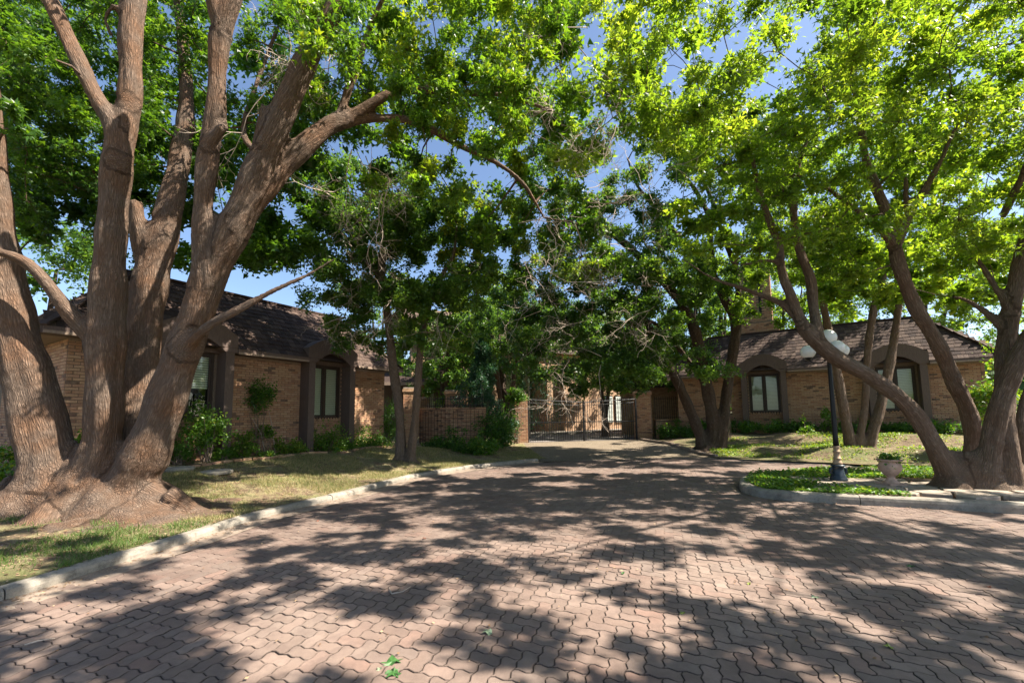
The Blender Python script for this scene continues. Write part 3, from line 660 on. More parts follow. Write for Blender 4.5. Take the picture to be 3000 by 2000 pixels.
# a low wing left of the court, seen between the thin trees
cw = thing('courtyard_wing', (-4.6, 24.5, 0), 'dark low house wing with pale green lit windows behind the thin two-stem tree', 'house', rz=.12)
wg = MB(); wg.box(-3, 3.4, 0, .3, 0, 1.55); wg.box(-3, 3.4, 0, .3, 3.2, 3.6)
ws = [(-2.4, -1.9), (-1.6, -1.0), (-.6, 0.), (.4, 1.), (1.4, 2.)]; xs = [-3]+[v for w_ in ws for v in w_]+[3.4]
for i in range(0, len(xs), 2): wg.box(xs[i], xs[i+1], 0, .3, 1.55, 3.2)
wg.build('wall', TRIM, cw)
for a, b in ws:
    f = MB().box(a, b, .12, .16, 1.55, 3.2).build('window', BLIND, cw); MB().box(a+.03, b-.03, .07, .08, 1.58, 3.17).build('pane', GLASS, f)
MB().add([(-4, -1., 3.5), (4.2, -1., 3.5), (4.2, 2.4, 5.3), (-4, 2.4, 5.3)], [(0, 1, 2, 3)]).build('roof', SHAKE, cw); MB().box(-4, 4.2, -1.05, -1., 3.35, 3.53).build('fascia', TRIMP, cw)
MB().box(-3, 3.4, .3, 6, 0, 3.4).build('inner_room', DARKROOM, cw)
# roofed wing right of the court, sunlit shingles above the gate pillar
rw = thing('courtyard_wing', (7.6, 25.5, 0), 'sunlit shingled wing right of the court behind the right gate pillar', 'house', rz=-.5)
MB().box(-1, 6, 0, 4, 0, 3.2).build('wall', FARB, rw)
rwf = MB().add([(-1.5, -.6, 3.1), (6, -.6, 3.1), (6, 1.6, 5.2), (-.2, 1.6, 5.2), (-1.5, 4.5, 3.1)], [(0, 1, 2, 3), (0, 3, 4)]).build('roof', SHAKE, rw)
sm = []
for r in range(12):
    for k in range(34):
        x = -1.4+k*.22+random.uniform(0, .03); u = r*.25
        if x < -1.5+u*.45: continue
        sm.append((0, T4((x, -.6+.72*u, 3.1+.69*u+.01), (1, 0, 0), (0, .72, .69), (0, -.69, .72))))
tv = .2; pieces('shingle', rwf, [([(-.1, 0, .0), (.1, 0, 0), (.1, 0, .04), (-.1, 0, .04), (-.1, .33, 0), (.1, .33, 0), (.1, .33, .006), (-.1, .33, .006)], [(0, 1, 2, 3), (3, 2, 6, 7), (0, 3, 7, 4), (1, 5, 6, 2), (4, 7, 6, 5)])], sm, SHAKE, 300)

# ------------------------------------------------------------------ brick pillars, low walls, iron gate
def pillar(px0, px1, pytop, pybot, Y, label, rot=0.15, group='brick pillars of the court entrance'):
    a, b = P(px0, pybot, Y), P(px1, pybot, Y); top = P((px0+px1)/2, pytop, Y)[2]; c = (a+b)/2; w = abs(b[0]-a[0])/2*.93; z0 = float(zt(c[0], c[1]))-.1
    t = thing('brick_pillar', (c[0], c[1]+w, z0), label, 'pillar', group, rz=rot); H = top-z0
    MB().box(-w+.01, w-.01, -w+.01, w-.01, 0, H-.08).build('core', MORTAR, t)
    bl = []
    for fx, fy in (((1, 0), (0, -1)), ((0, 1), (1, 0)), ((0, -1), (-1, 0))):
        ax = np.array([fx[0], fx[1], 0.]); out = np.array([fy[0], fy[1], 0.])
        bl += course_bricks(-w, w, 0, H-.16, (), lambda x, z: T4(ax*x+out*(w-.012)+np.array([0, 0, z]), ax, -out))
    pieces('brick', t, BT, bl, BRICK, 300)
    MB().box(-w-.04, w+.04, -w-.04, w+.04, H-.16, H-.03).build('cap_course', BRICK, t); MB().box(-w, w, -w, w, H-.03, H+.03).build('cap', CONC, t)
    return t
pillar(1506, 1545, 1153, 1295, 19.8, 'brick pillar left of the iron gate, vine covered at its top', .1)
pillar(1866, 1920, 1146, 1286, 21.3, 'brick pillar right of the iron gate', -.25)
pillar(1176, 1213, 1135, 1268, 17.2, 'brick pillar behind the thin two-stem tree at the left end of the low wall', .2)
pillar(1298, 1368, 1143, 1200, 19.0, 'wide brick pillar rising behind the low garden wall', .1)

def strip_wall(name, pts, h, label, cat, trellis=False):
    """low curved brick wall along plan points"""
    p = spline([(x, y, 0) for x, y in pts], .21)[:, :2]; s = np.r_[0, np.cumsum(np.linalg.norm(np.diff(p, axis=0), axis=1))]; z0 = float(zt(*p[len(p)//2]))-.15
    c = p[len(p)//2]; t = thing(name, (c[0], c[1], z0), label, cat); q = p-c
    bk = offset(q, .22); n = len(q); V = []
    for z in (0, h): V += [(x, y, z) for x, y in q]+[(x, y, z) for x, y in bk]
    Fs = [(i, i+1, 2*n+i+1, 2*n+i) for i in range(n-1)]+[(2*n+i, 2*n+i+1, 3*n+i+1, 3*n+i) for i in range(n-1)]+[(n+i+1, n+i, 3*n+i, 3*n+i+1) for i in range(n-1)]+[(0, 2*n, 3*n, n), (n-1, 2*n-1, 4*n-1, 3*n-1)]
    w = MB().add(V, Fs).build('wall_core', MORTAR, t)
    def fn(x, z):
        X_ = np.interp(x, s, q[:, 0]); Y_ = np.interp(x, s, q[:, 1]); i = min(len(q)-2, max(0, int(np.searchsorted(s, x))-1)); d = (q[i+1]-q[i])/np.linalg.norm(q[i+1]-q[i])
        return T4((X_, Y_, z), (d[0], d[1], 0), (-d[1], d[0], 0))
    pieces('brick', t, BT, course_bricks(0, s[-1], 0, h-.02, (), fn), BRICK, 300)
    cap = MB()
    for i in range(n-1):
        m = (q[i]+q[i+1]+bk[i]+bk[i+1])/4; d = (q[i+1]-q[i])/2; L_ = np.linalg.norm(d); nrm = np.array([-d[1], d[0]])/L_
        cap.obox((m[0], m[1], h+.03), (d[0]*.95, d[1]*.95, 0), (nrm[0]*.15, nrm[1]*.15, 0), (0, 0, .03))
    cap.build('coping', BRICK, t)
    if trellis:
        tr = offset(q, -.03)
        x = .1
        while x < s[-1]:
            X_ = np.interp(x, s, tr[:, 0]); Y_ = np.interp(x, s, tr[:, 1]); MB().box(X_-.006, X_+.006, Y_-.006, Y_+.006, .1, h-.04).build('trellis_wire', IRON, t); x += .17
        for z in np.arange(.2, h-.05, .17): MB().tube(np.c_[tr, np.full(n, z)], .006, 4).build('trellis_wire', IRON, t)
    return t, q, s, z0
def iron_fence(name, c, q, z0, h, label, cat='fence', gap=.12, top=True):
    t = thing(name, (c[0], c[1], z0), label, cat); s = np.r_[0, np.cumsum(np.linalg.norm(np.diff(q, axis=0), axis=1))]; n = len(q)
    for z in (.1, h-.12): MB().tube(np.c_[q, np.full(n, z)], .014, 6).build('rail', IRON, t)
    me = None
    for x in np.arange(.04, s[-1], gap):
        X_ = np.interp(x, s, q[:, 0]); Y_ = np.interp(x, s, q[:, 1])
        if me is None: me = npmesh('bar', *(lambda m: (np.concatenate(m.V), m.F))(MB().box(-.009, .009, -.009, .009, 0, h-.05).add([(-.018, 0, h-.06), (.018, 0, h-.06), (0, 0, h+.02), (0, .018, h-.06), (0, -.018, h-.06)], [(0, 4, 2), (4, 1, 2), (1, 3, 2), (3, 0, 2)])))
        o = link('bar', me, IRON, t); o.location = (X_, Y_, 0)
    return t
lw = [P(1228, 1250, 17.6)[:2], P(1290, 1250, 16.9)[:2], P(1360, 1250, 16.8)[:2], P(1424, 1250, 17.1)[:2]]
lwt, lq, ls_, lz = strip_wall('garden_wall', lw, P(1330, 1198, 16.9)[2]-float(zt(-2.5, 17))+.15, 'low curved brick garden wall with wire trellis left of the gate', 'wall', True)
hz = P(1330, 1198, 16.9)[2]
iron_fence('iron_fence', lwt.location[:2], offset(lq, .11), hz+.05, .5, 'short black iron railing on top of the low curved brick wall')
fp1 = spline([(*P(1425, 1250, 17.6)[:2], 0), (*P(1462, 1250, 18.6)[:2], 0), (*P(1505, 1250, 19.9)[:2], 0)], .2)[:, :2]
iron_fence('iron_fence', fp1[0], fp1-fp1[0], .4, 1.9, 'black iron fence between the low wall and the left gate pillar')
fp2 = spline([(*P(1922, 1250, 21.6)[:2], 0), (*P(1990, 1250, 21.8)[:2], 0), (*P(2070, 1250, 22)[:2], 0)], .2)[:, :2]
w2t, q2, s2, z2 = strip_wall('garden_wall', fp2, .95, 'low brick wall right of the gate pillar behind the leaning trunks', 'wall')
iron_fence('iron_fence', w2t.location[:2], offset(q2, .11), z2+1.0, 1.2, 'black iron fence on the low wall right of the gate')

# gate: two leaves
gl, gr = P(1548, 1290, 19.95), P(1866, 1285, 21.2); gz = .3; gd = (gr-gl)[:2]; GL = np.linalg.norm(gd); gang = math.atan2(gd[1], gd[0])
gate = thing('iron_gate', (gl[0], gl[1], gz), 'wide black double leaf iron driveway gate between the brick pillars', 'gate', rz=gang)
GH = 2.05
barm = npmesh('bar', *(lambda m: (np.concatenate(m.V), m.F))(MB().box(-.011, .011, -.011, .011, 0, 1.)))
x = .11
def gtop(x): u = (x/GL-.5)*2; return GH-.16*(1-abs(u))-.0
while x < GL-.05:
    if abs(x-GL/2) > .06:
        o = link('bar', barm, IRON, gate); o.location = (x, 0, .05); o.scale = (1, 1, gtop(x)+.08-(.0))
    x += .118
for a, b in ((0.02, GL/2-.03), (GL/2+.03, GL-.02)):
    lf = MB()
    for z in (.07, .92): lf.box(a, b, -.02, .02, z, z+.045)
    lf.build('rail', IRON, gate)
    MB().tube([(a, 0, gtop(a)), ((a+b)/2, 0, gtop((a+b)/2)), (b, 0, gtop(b))], .022, 6).build('top_rail', IRON, gate)
    MB().tube([(a, 0, gtop(a)-.16), ((a+b)/2, 0, gtop((a+b)/2)-.16), (b, 0, gtop(b)-.16)], .014, 6).build('rail', IRON, gate)
for x, w_ in ((0, .035), (GL/2-.025, .02), (GL/2+.025, .02), (GL, .035)): MB().box(x-w_, x+w_, -.035, .035, -.05 if w_ < .03 else -.1, GH+.02 if w_ > .03 else gtop(x)+.1).build('gate_post', IRON, gate)
MB().box(GL/2-.012, GL/2+.012, -.05, -.03, -.12, .3).build('drop_bolt', IRON, gate)

# ------------------------------------------------------------------ lamp post and urn
lp = G(2458, 1411, .14); lamp = thing('lamp_post', (lp[0], lp[1], .14), 'black street lamp with white opal globes standing on the island flagstones', 'street lamp')
MB().box(-.21, .21, -.17, .17, -.02, .035).build('plinth', FLAG, lamp)
MB().lathe([(.155, .03), (.155, .07), (.14, .085), (.14, .11), (.115, .15), (.10, .25), (.098, .31), (.125, .325), (.125, .35), (.08, .36)], 20).build('base', NAVY, lamp, True)
for s in (-1, 1): MB().tube([(s*.09, 0, .30), (s*.16, 0, .27), (s*.165, 0, .2), (s*.11, 0, .15)], .028, 8).build('base_lug', NAVY, lamp, True)
MB().lathe([(.085, .36), (.085, .40), (.07, .43), (.065, .46), (.078, .475), (.078, .49), (.06, .50), (.056, .60), (.07, .615), (.07, .63), (.055, .64), (.05, .70), (.064, .715), (.06, .73), (.05, .74)], 20).build('collar', TAN, lamp, True)
MB().lathe([(.052, .74), (.048, .9), (.040, 2.3), (.036, 2.62), (.055, 2.64), (.055, 2.67), (.036, 2.69), (.033, 2.82)], 16).build('pole', IRON, lamp, True)
gp_ = [(0, 0, 3.03, .17)]
for a in (0, 120, 240):
    ca, sa = math.cos(math.radians(a+15)), math.sin(math.radians(a+15)); R_ = .36
    MB().tube(spline([(.03*ca, .03*sa, 2.56, 0), (.16*ca, .16*sa, 2.50, 0), (.30*ca, .30*sa, 2.53, 0), (R_*ca, R_*sa, 2.60, 0)], .04)[:, :3], .014, 8).build('arm', IRON, lamp, True)
    MB().lathe([(.02, -.06), (.05, -.04), (.075, 0), (.075, .03), (.06, .03)], 16, (R_*ca, R_*sa, 2.63)).build('globe_holder', IRON, lamp, True); gp_.append((R_*ca, R_*sa, 2.76, .145))
for x, y, z, r in gp_:
    MB().lathe([(r*math.sin(t), -r*math.cos(t)) for t in np.linspace(.35, PI-.03, 16)], 28, (x, y, z)).build('globe', GLOBE, lamp, True)
MB().lathe([(.03, 0), (.07, .02), (.08, .05), (.06, .05)], 16, (0, 0, 2.82)).build('globe_holder', IRON, lamp, True)

up_ = G(2612, 1421, .15); urn = thing('garden_urn', (up_[0], up_[1], .155), 'pink clay footed urn planted with small greenery beside the lamp post', 'urn')
MB().box(-.17, .17, -.17, .17, 0, .045).build('plinth', TERRA, urn)
MB().lathe([(.135, .045), (.13, .07), (.10, .085), (.068, .12), (.06, .155), (.075, .175), (.12, .22), (.165, .28), (.182, .34), (.178, .39), (.155, .43), (.15, .455), (.20, .475), (.205, .50), (.17, .50), (.15, .46), (.10, .44)], 28).build('bowl', TERRA, urn, True)

# ------------------------------------------------------------------ leaves
LSH = {
 'maple': (np.array([(0, 0, 0), (-.52, .50, -.10), (-.15, .38, 0), (0, 1.05, -.12), (.15, .38, 0), (.52, .50, -.10)]), np.array([(0, 2, 1), (0, 4, 2), (2, 4, 3), (0, 5, 4)])),
 'tri': (np.array([(0, 0, 0), (-.42, .5, -.06), (0, 1, -.1), (.42, .5, -.06)]), np.array([(0, 3, 2), (0, 2, 1)])),
 'one': (np.array([(-.36, .12, 0), (.40, .22, 0), (.02, 1.05, -.12)]), np.array([(0, 1, 2)])),
 'blade': (np.array([(-.05, 0, 0), (.05, 0, 0), (.0, 1, 0)]), np.array([(0, 1, 2)])),
 'needle': (np.array([(-.12, 0, 0), (.12, 0, 0), (.05, 1, .1)]), np.array([(0, 1, 2)])),
}
def leaf_mesh(name, C, size, tint, shape, up=.7, droop=.35, rnd=.75):
    """C: n x 3 points; one leaf each"""
    C = np.asarray(C); n = len(C); T, Fc = LSH[shape]
    N = rng.normal(0, rnd, (n, 3)); N[:, 2] += up; N /= np.linalg.norm(N, axis=1)[:, None]
    D = rng.normal(0, 1, (n, 3)); D[:, 2] -= droop; D -= N*(D*N).sum(1)[:, None]; D /= np.linalg.norm(D, axis=1)[:, None]
    S = np.cross(D, N); sz = size*rng.uniform(.45, 1.35, n)
    V = C[:, None]+(T[None, :, 0:1]*S[:, None]+T[None, :, 1:2]*D[:, None]+T[None, :, 2:3]*N[:, None])*np.asarray(sz)[:, None, None]
    k = len(T); loops = (Fc[None]+(np.arange(n)*k)[:, None, None]).ravel(); me = npmesh(name, V.reshape(-1, 3), loops=loops, sizes=np.full(n*len(Fc), 3))
    a = me.attributes.new('tint', 'FLOAT', 'FACE'); a.data.foreach_set('value', np.repeat(np.clip(tint, 0, 1), len(Fc)).astype(np.float32))
    return me
def clump_points(cen, rad, cnt, flat=.7, twigs=9):
    """points on little sprays inside an ellipsoid; returns leaves and twig segments"""
    pts = []; tw = []
    K_ = max(3, twigs)
    e = rng.normal(0, 1, (K_, 3)); e /= np.linalg.norm(e, axis=1)[:, None]; e *= (rng.uniform(.35, 1., (K_, 1)))*rad; e[:, 2] *= flat
    m = max(1, cnt//K_)
    for k in range(K_):
        s = rng.uniform(.25, 1.08, (m, 1)); q = cen+e[k]*s+rng.normal(0, .13*rad, (m, 3)); q[:, 2] -= .10*rad*s[:, 0]**2
        pts.append(q); tw.append((cen, cen+e[k]*.95))
    return np.concatenate(pts), tw

def make_tree(name, ground, label, limbs, clumps, leaf, bark, lsize, shape, group=None, voxel=.03, dead=(), remesh=True, cat='tree', branch_r=.02, twig_r=.006, flat=.7, base=None):
    """limbs: list of rows (x,y,z,r); clumps: list of (center, radius, count, tint)"""
    t = thing(name, tuple(ground), label, cat, group)
    V = []; Fs = []; n = 0; S = []; SR = []; FR = []; acc = []
    for lm in limbs:
        q = spline(lm, .12); r = np.maximum(q[:, 3], .006)
        r = r*(1+.05*np.sin(np.arange(len(r))*.9+rng.uniform(0, 6)))+rng.normal(0, .012, len(r))*r
        v, f, (T_, N_, B_) = tube_geo(q[:, :3], r, 14 if r.max() > .1 else 9)
        V.append(v); Fs += [tuple(i+n for i in ff) for ff in f]; n += len(v); S.append(q[:, :3]); SR.append(r)
        s = np.r_[0, np.cumsum(np.linalg.norm(np.diff(q[:, :3], axis=0), axis=1))]+rng.uniform(0, 20)
        FR.append(np.concatenate([q[:, :3], T_, N_, B_, s[:, None]], 1))
    if base:
        v, f = base; V.append(v); Fs += [tuple(i+n for i in ff) for ff in f]; n += len(v)
    me = npmesh('trunk', np.concatenate(V), Fs, smooth=True)
    if remesh:
        o = bpy.data.objects.new('tmp', me); COL.objects.link(o)
        m = o.modifiers.new('r', 'REMESH'); m.mode = 'VOXEL'; m.voxel_size = voxel; m.use_smooth_shade = True
        m2 = o.modifiers.new('s', 'SMOOTH'); m2.iterations = 8 if base else 4; m2.factor = .5
        dg = bpy.context.evaluated_depsgraph_get(); me2 = bpy.data.meshes.new_from_object(o.evaluated_get(dg)); me2.name = 'trunk'
        bpy.data.objects.remove(o); me = me2
    FR = np.concatenate(FR); kd = kdtree.KDTree(len(FR))
    for i, p in enumerate(FR[:, :3]): kd.insert(p, i)
    kd.balance(); nv = len(me.vertices); co = np.empty(nv*3, np.float32); me.vertices.foreach_get('co', co); co = co.reshape(-1, 3)
    ix = np.array([kd.find(p)[1] for p in co]); fr = FR[ix]; d = co-fr[:, :3]
    bk = np.stack([(d*fr[:, 6:9]).sum(1), (d*fr[:, 9:12]).sum(1), (fr[:, 12]+(d*fr[:, 3:6]).sum(1))*.12], 1)
    a = me.attributes.new('bark', 'FLOAT_VECTOR', 'POINT'); a.data.foreach_set('vector', bk.astype(np.float32).ravel())
    th = np.arctan2(bk[:, 1], bk[:, 0]); sl_ = bk[:, 2]/.12; rr0 = np.minimum(np.concatenate(SR)[ix], .45); nrm = np.empty(nv*3, np.float32); me.vertex_normals.foreach_get('vector', nrm); nrm = nrm.reshape(-1, 3)
    dsp = rr0*(.055*np.sin(3*th+.9*sl_+1.5*np.sin(sl_*.7))+.035*np.sin(5*th-1.3*sl_)+.03*np.sin(2.7*sl_+2*th)+.05*np.maximum(0, np.sin(sl_*1.9+2*np.sin(th)))**6)+.006*np.sin(9*th+2*np.sin(2.2*sl_))*(rr0 > .12)
    co = co+nrm*dsp[:, None]; me.vertices.foreach_set('co', co.astype(np.float32).ravel()); me.update()
    me.materials.clear(); link('trunk', me, bark, t, True)
    clumps = thin(clumps)
    # branches: every clump is reached from the nearest wood
    S = np.concatenate(S); SR = np.concatenate(SR); br = MB(); bark_a = []; tint = []; pts = []; tw = []
    if clumps:
        cc = np.array([c[0] for c in clumps]); d0 = np.array([np.min(np.linalg.norm(S-c, axis=1)) for c in cc])
        for i in np.argsort(d0):
            c = cc[i]; w = np.linalg.norm(S-c, axis=1)+np.where(S[:, 2] > c[2]+.3, .5, 0)*0; j = int(np.argmin(w)); L_ = w[j]
            if L_ > .15:
                mid = (S[j]+c)/2+rng.normal(0, .10*L_, 3)+np.array([0, 0, .08*L_]); tt = np.linspace(0, 1, max(4, int(L_/.38)))[:, None]
                q = S[j]*(1-tt)**2+2*mid*tt*(1-tt)+c*tt**2; q[1:-1] += rng.normal(0, .02*L_**.5, (len(q)-2, 3))
                r0 = min(SR[j]*.75, branch_r*(.5+.45*L_)+.008); rr_ = np.linspace(r0, .009, len(q))
                br.tube(q, rr_, 4, False); S = np.vstack([S, q[1:]]); SR = np.r_[SR, rr_[1:]]
            p, tws = clump_points(c, clumps[i][1], clumps[i][2], flat); pts.append(p); tw += tws
            tint.append(np.clip(clumps[i][3]+rng.normal(0, .13, len(p)), 0, 1))
        tx_, ty_, td_ = project(np.array([b_ for _, b_ in tw])); tv_ = (td_ > .3) & (tx_ > -200) & (tx_ < 3200) & (ty_ > -200)
        for (a_, b_), v_ in zip(tw, tv_):
            if not v_: continue
            m_ = (a_+b_)/2+rng.normal(0, .03, 3); br.tube([a_, m_, b_], [twig_r, twig_r*.7, twig_r*.3], 3, False)
        me = npmesh('branches', np.concatenate(br.V), br.F, smooth=True)
        co = np.concatenate(br.V).astype(np.float32); at = me.attributes.new('bark', 'FLOAT_VECTOR', 'POINT'); at.data.foreach_set('vector', co.ravel())
        put(link('branch_network', me, bark, t, True), kind='stuff')
        C_ = np.concatenate(pts); tn = np.concatenate(tint); qx, qy, qd = project(C_); nr_ = (qd > .5) & (qd < 9.) & (qx > -100) & (qx < 3100) & (qy > -150)
        if shape != 'maple': nr_[:] = True
        put(link('crown', leaf_mesh('crown', C_[nr_], lsize, tn[nr_], shape), leaf, t, True), kind='stuff')
        if not nr_.all(): put(link('crown', leaf_mesh('crown', C_[~nr_], lsize*1.35, tn[~nr_], 'one'), leaf, t, True), kind='stuff')
    if dead:
        dm = MB()
        def grow(p, d, L_, r, lev):
            n_ = 4; q = [p]; dd = d.copy()
            for k in range(n_): dd = dd+rng.normal(0, .28, 3)+np.array([0, 0, -.04]); dd /= np.linalg.norm(dd); q.append(q[-1]+dd*L_/n_)
            dm.tube(q, np.linspace(r, r*.45, n_+1), 3, False)
            if lev > 0:
                for k in range(random.choice([2, 3, 3, 4])):
                    a = q[random.choice([1, 2, 3, 4])]; e = dd*.8+rng.normal(0, .6, 3); e /= np.linalg.norm(e); grow(a, e, L_*random.uniform(.45, .75), r*.6, lev-1)
        for c, d, L_, r, lev in dead: grow(np.array(c, float), np.array(d, float)/np.linalg.norm(d), L_, r, lev)
        put(dm.build('dead_twigs', TWIG, t, True, True), kind='stuff')
    return t
def hit(ox, oy):
    """depth at which the ray of an overview pixel meets the terrain"""
    for Y in np.arange(3, 40, .05):
        p = O(ox, oy, Y)
        if p[2] <= float(zt(p[0], p[1])): return float(Y)
    return 20.
def flare(seg, H, R, amp=.35, inner=.15, z0=.2, zf=None, seed=0, sharp=2.4, res=.035, nr=7):
    """root flare: closed height field that rises concavely towards the stems standing along seg"""
    seg = np.array(seg, float)[:, :2]; zf = zf or zt; m = R*(1+amp)+inner+.1; x0, y0 = seg.min(0)-m; x1, y1 = seg.max(0)+m
    nx, ny = int((x1-x0)/res)+1, int((y1-y0)/res)+1; gx, gy = np.meshgrid(np.linspace(x0, x1, nx), np.linspace(y0, y1, ny)); q = np.stack([gx.ravel(), gy.ravel()], 1)
    best = np.full(len(q), 9.); bv = np.zeros((len(q), 2))
    for a, b in zip(seg[:-1], seg[1:]):
        t = np.clip(((q-a)@(b-a))/((b-a)@(b-a)+1e-9), 0, 1); c = a+t[:, None]*(b-a); v = q-c; d = np.linalg.norm(v, axis=1); k = d < best; best[k] = d[k]; bv[k] = v[k]
    cen = seg.mean(0); th = np.arctan2(q[:, 1]-cen[1], q[:, 0]-cen[0]); g = np.random.default_rng(seed+5); w = np.zeros(len(q))
    for k in range(3, 3+nr): w += np.sin(k*th+g.uniform(0, 6.28)+.6*np.sin(best*5+k))/(.6+.28*k)
    w = w/np.abs(w).max(); w = np.sign(w)*np.abs(w)**.8
    RR = R*(1+amp*w); u = np.clip(1-(best-inner)/RR, 0, 1.2); h = H*u**sharp*(1+.10*w)+ np.clip(u*4, 0, 1)*(.04*np.array(vn(q[:, 0], q[:, 1], 11., seed))+.025*np.array(vn(q[:, 0], q[:, 1], 26., seed+2)))
    gz_ = zf(cen[0], cen[1]); z = gz_-.06+h+np.where(u <= 0, -.2, 0); nv = len(q)
    V = np.r_[np.c_[q, z], np.c_[q, np.full(nv, float(gz_)-.45)]]; Fs = []
    for j in range(ny-1):
        for i in range(nx-1): a = j*nx+i; Fs += [(a, a+1, a+nx+1, a+nx), (nv+a, nv+a+nx, nv+a+nx+1, nv+a+1)]
    for i in range(nx-1): a = i; Fs.append((a, nv+a, nv+a+1, a+1)); a = (ny-1)*nx+i; Fs.append((a, a+1, nv+a+1, nv+a))
    for j in range(ny-1): a = j*nx; Fs.append((a, a+nx, nv+a+nx, nv+a)); a = j*nx+nx-1; Fs.append((a, nv+a, nv+a+nx, a+nx))
    return V, Fs
def vn(x, y, s, seed=0.): return (np.sin(x*s+1.7*np.sin(y*s*.8+seed))+np.sin(y*s*1.3+seed*2+1.3*np.sin(x*s*.7)))/2
def limb(*rows, Y=None):
    """rows: (x, y, width, depth) in overview pixels -> world rows with radius"""
    out = []
    for r in rows:
        y = r[3] if len(r) > 3 else Y; p = O(r[0], r[1], y); out.append((*p, r[2]*K/2*y/F*math.cos(math.atan((r[0]*K-PX)/F))))
    return out
def region(x0, y0, x1, y1, d0, d1, n, rad, cnt, tint, avoid=()):
    out = []
    k = 0
    while len(out) < n and k < n*20:
        k += 1; x, y, d = random.uniform(x0, x1), random.uniform(y0, y1), random.uniform(d0, d1)
        if any(((x-ax)/rx)**2+((y-ay)/ry)**2 < 1 for ax, ay, rx, ry in avoid+GAPS): continue
        r = rad*random.uniform(.7, 1.25); out.append((O(x, y, d), r, int(cnt*random.uniform(.7, 1.3)), tint+random.uniform(-.2, .2)))
    return out
def cloud(c, r, n, rad, cnt, tint):
    out = []
    while len(out) < n:
        e = rng.uniform(-1, 1, 3)
        if e@e > 1 or e@e < .1: continue
        out.append((np.array(c)+e*np.array(r), rad*random.uniform(.7, 1.2), int(cnt*random.uniform(.7, 1.3)), tint+random.uniform(-.2, .2)))
    return out
SDV = np.array([math.cos(SUN_AZ)*math.cos(SUN_EL), math.sin(SUN_AZ)*math.cos(SUN_EL), math.sin(SUN_EL)])
SUNNY = [((-4.4, 9.2, .3), .95), ((-5.2, 8.0, .35), .6), ((-3.4, 8.6, .1), .6), ((-4.9, 6.2, .3), .5), ((-3.3, 10.6, .2), .7), ((-8.0, 6.4, 3.0), .45), ((-6.8, 6.5, 4.6), .4), ((-3.9, 7.0, 5.2), .45), ((-5.6, 6.5, 1.1), .35)]
SUNNY_OUT = [((8.8, 5.0, 0), .9), ((6.8, 5.6, 0), .5), ((-1.6, 3.2, 0), .5), ((-.5, 2.6, 0), .35), ((.5, 6.6, 0), .5), ((9.6, 13.0, .2), .9)]
def thin(cl):  # crown gaps carved along the sun direction to light chosen spots
    """drops clumps on the sun path; gaps shaped to light the lawn, the trunks and the paving"""
    out = []
    for c in cl:
        if any(np.linalg.norm(np.cross(c[0]-np.array(p), SDV)) < r+c[1]*.35 and (c[0]-np.array(p))@SDV > 0 for p, r in SUNNY): continue
        qx, qy, qd = project(c[0]); vis = qd > 0 and -150 < qx < 3150 and qy > -150
        if not vis and any(np.linalg.norm(np.cross(c[0]-np.array(p), SDV)) < r+c[1]*.35 for p, r in SUNNY_OUT): continue
        out.append(c)
    return out
# openings in the canopy where the sky shows (overview pixels)
GAPS = ((150, 575, 125, 62), (590, 660, 110, 62), (300, 545, 30, 60), (975, 325, 45, 36), (1120, 405, 34, 42), (660, 490, 40, 30), (560, 205, 28, 40), (1712, 22, 26, 26), (1765, 660, 40, 35), (30, 660, 60, 60), (700, 620, 30, 30))

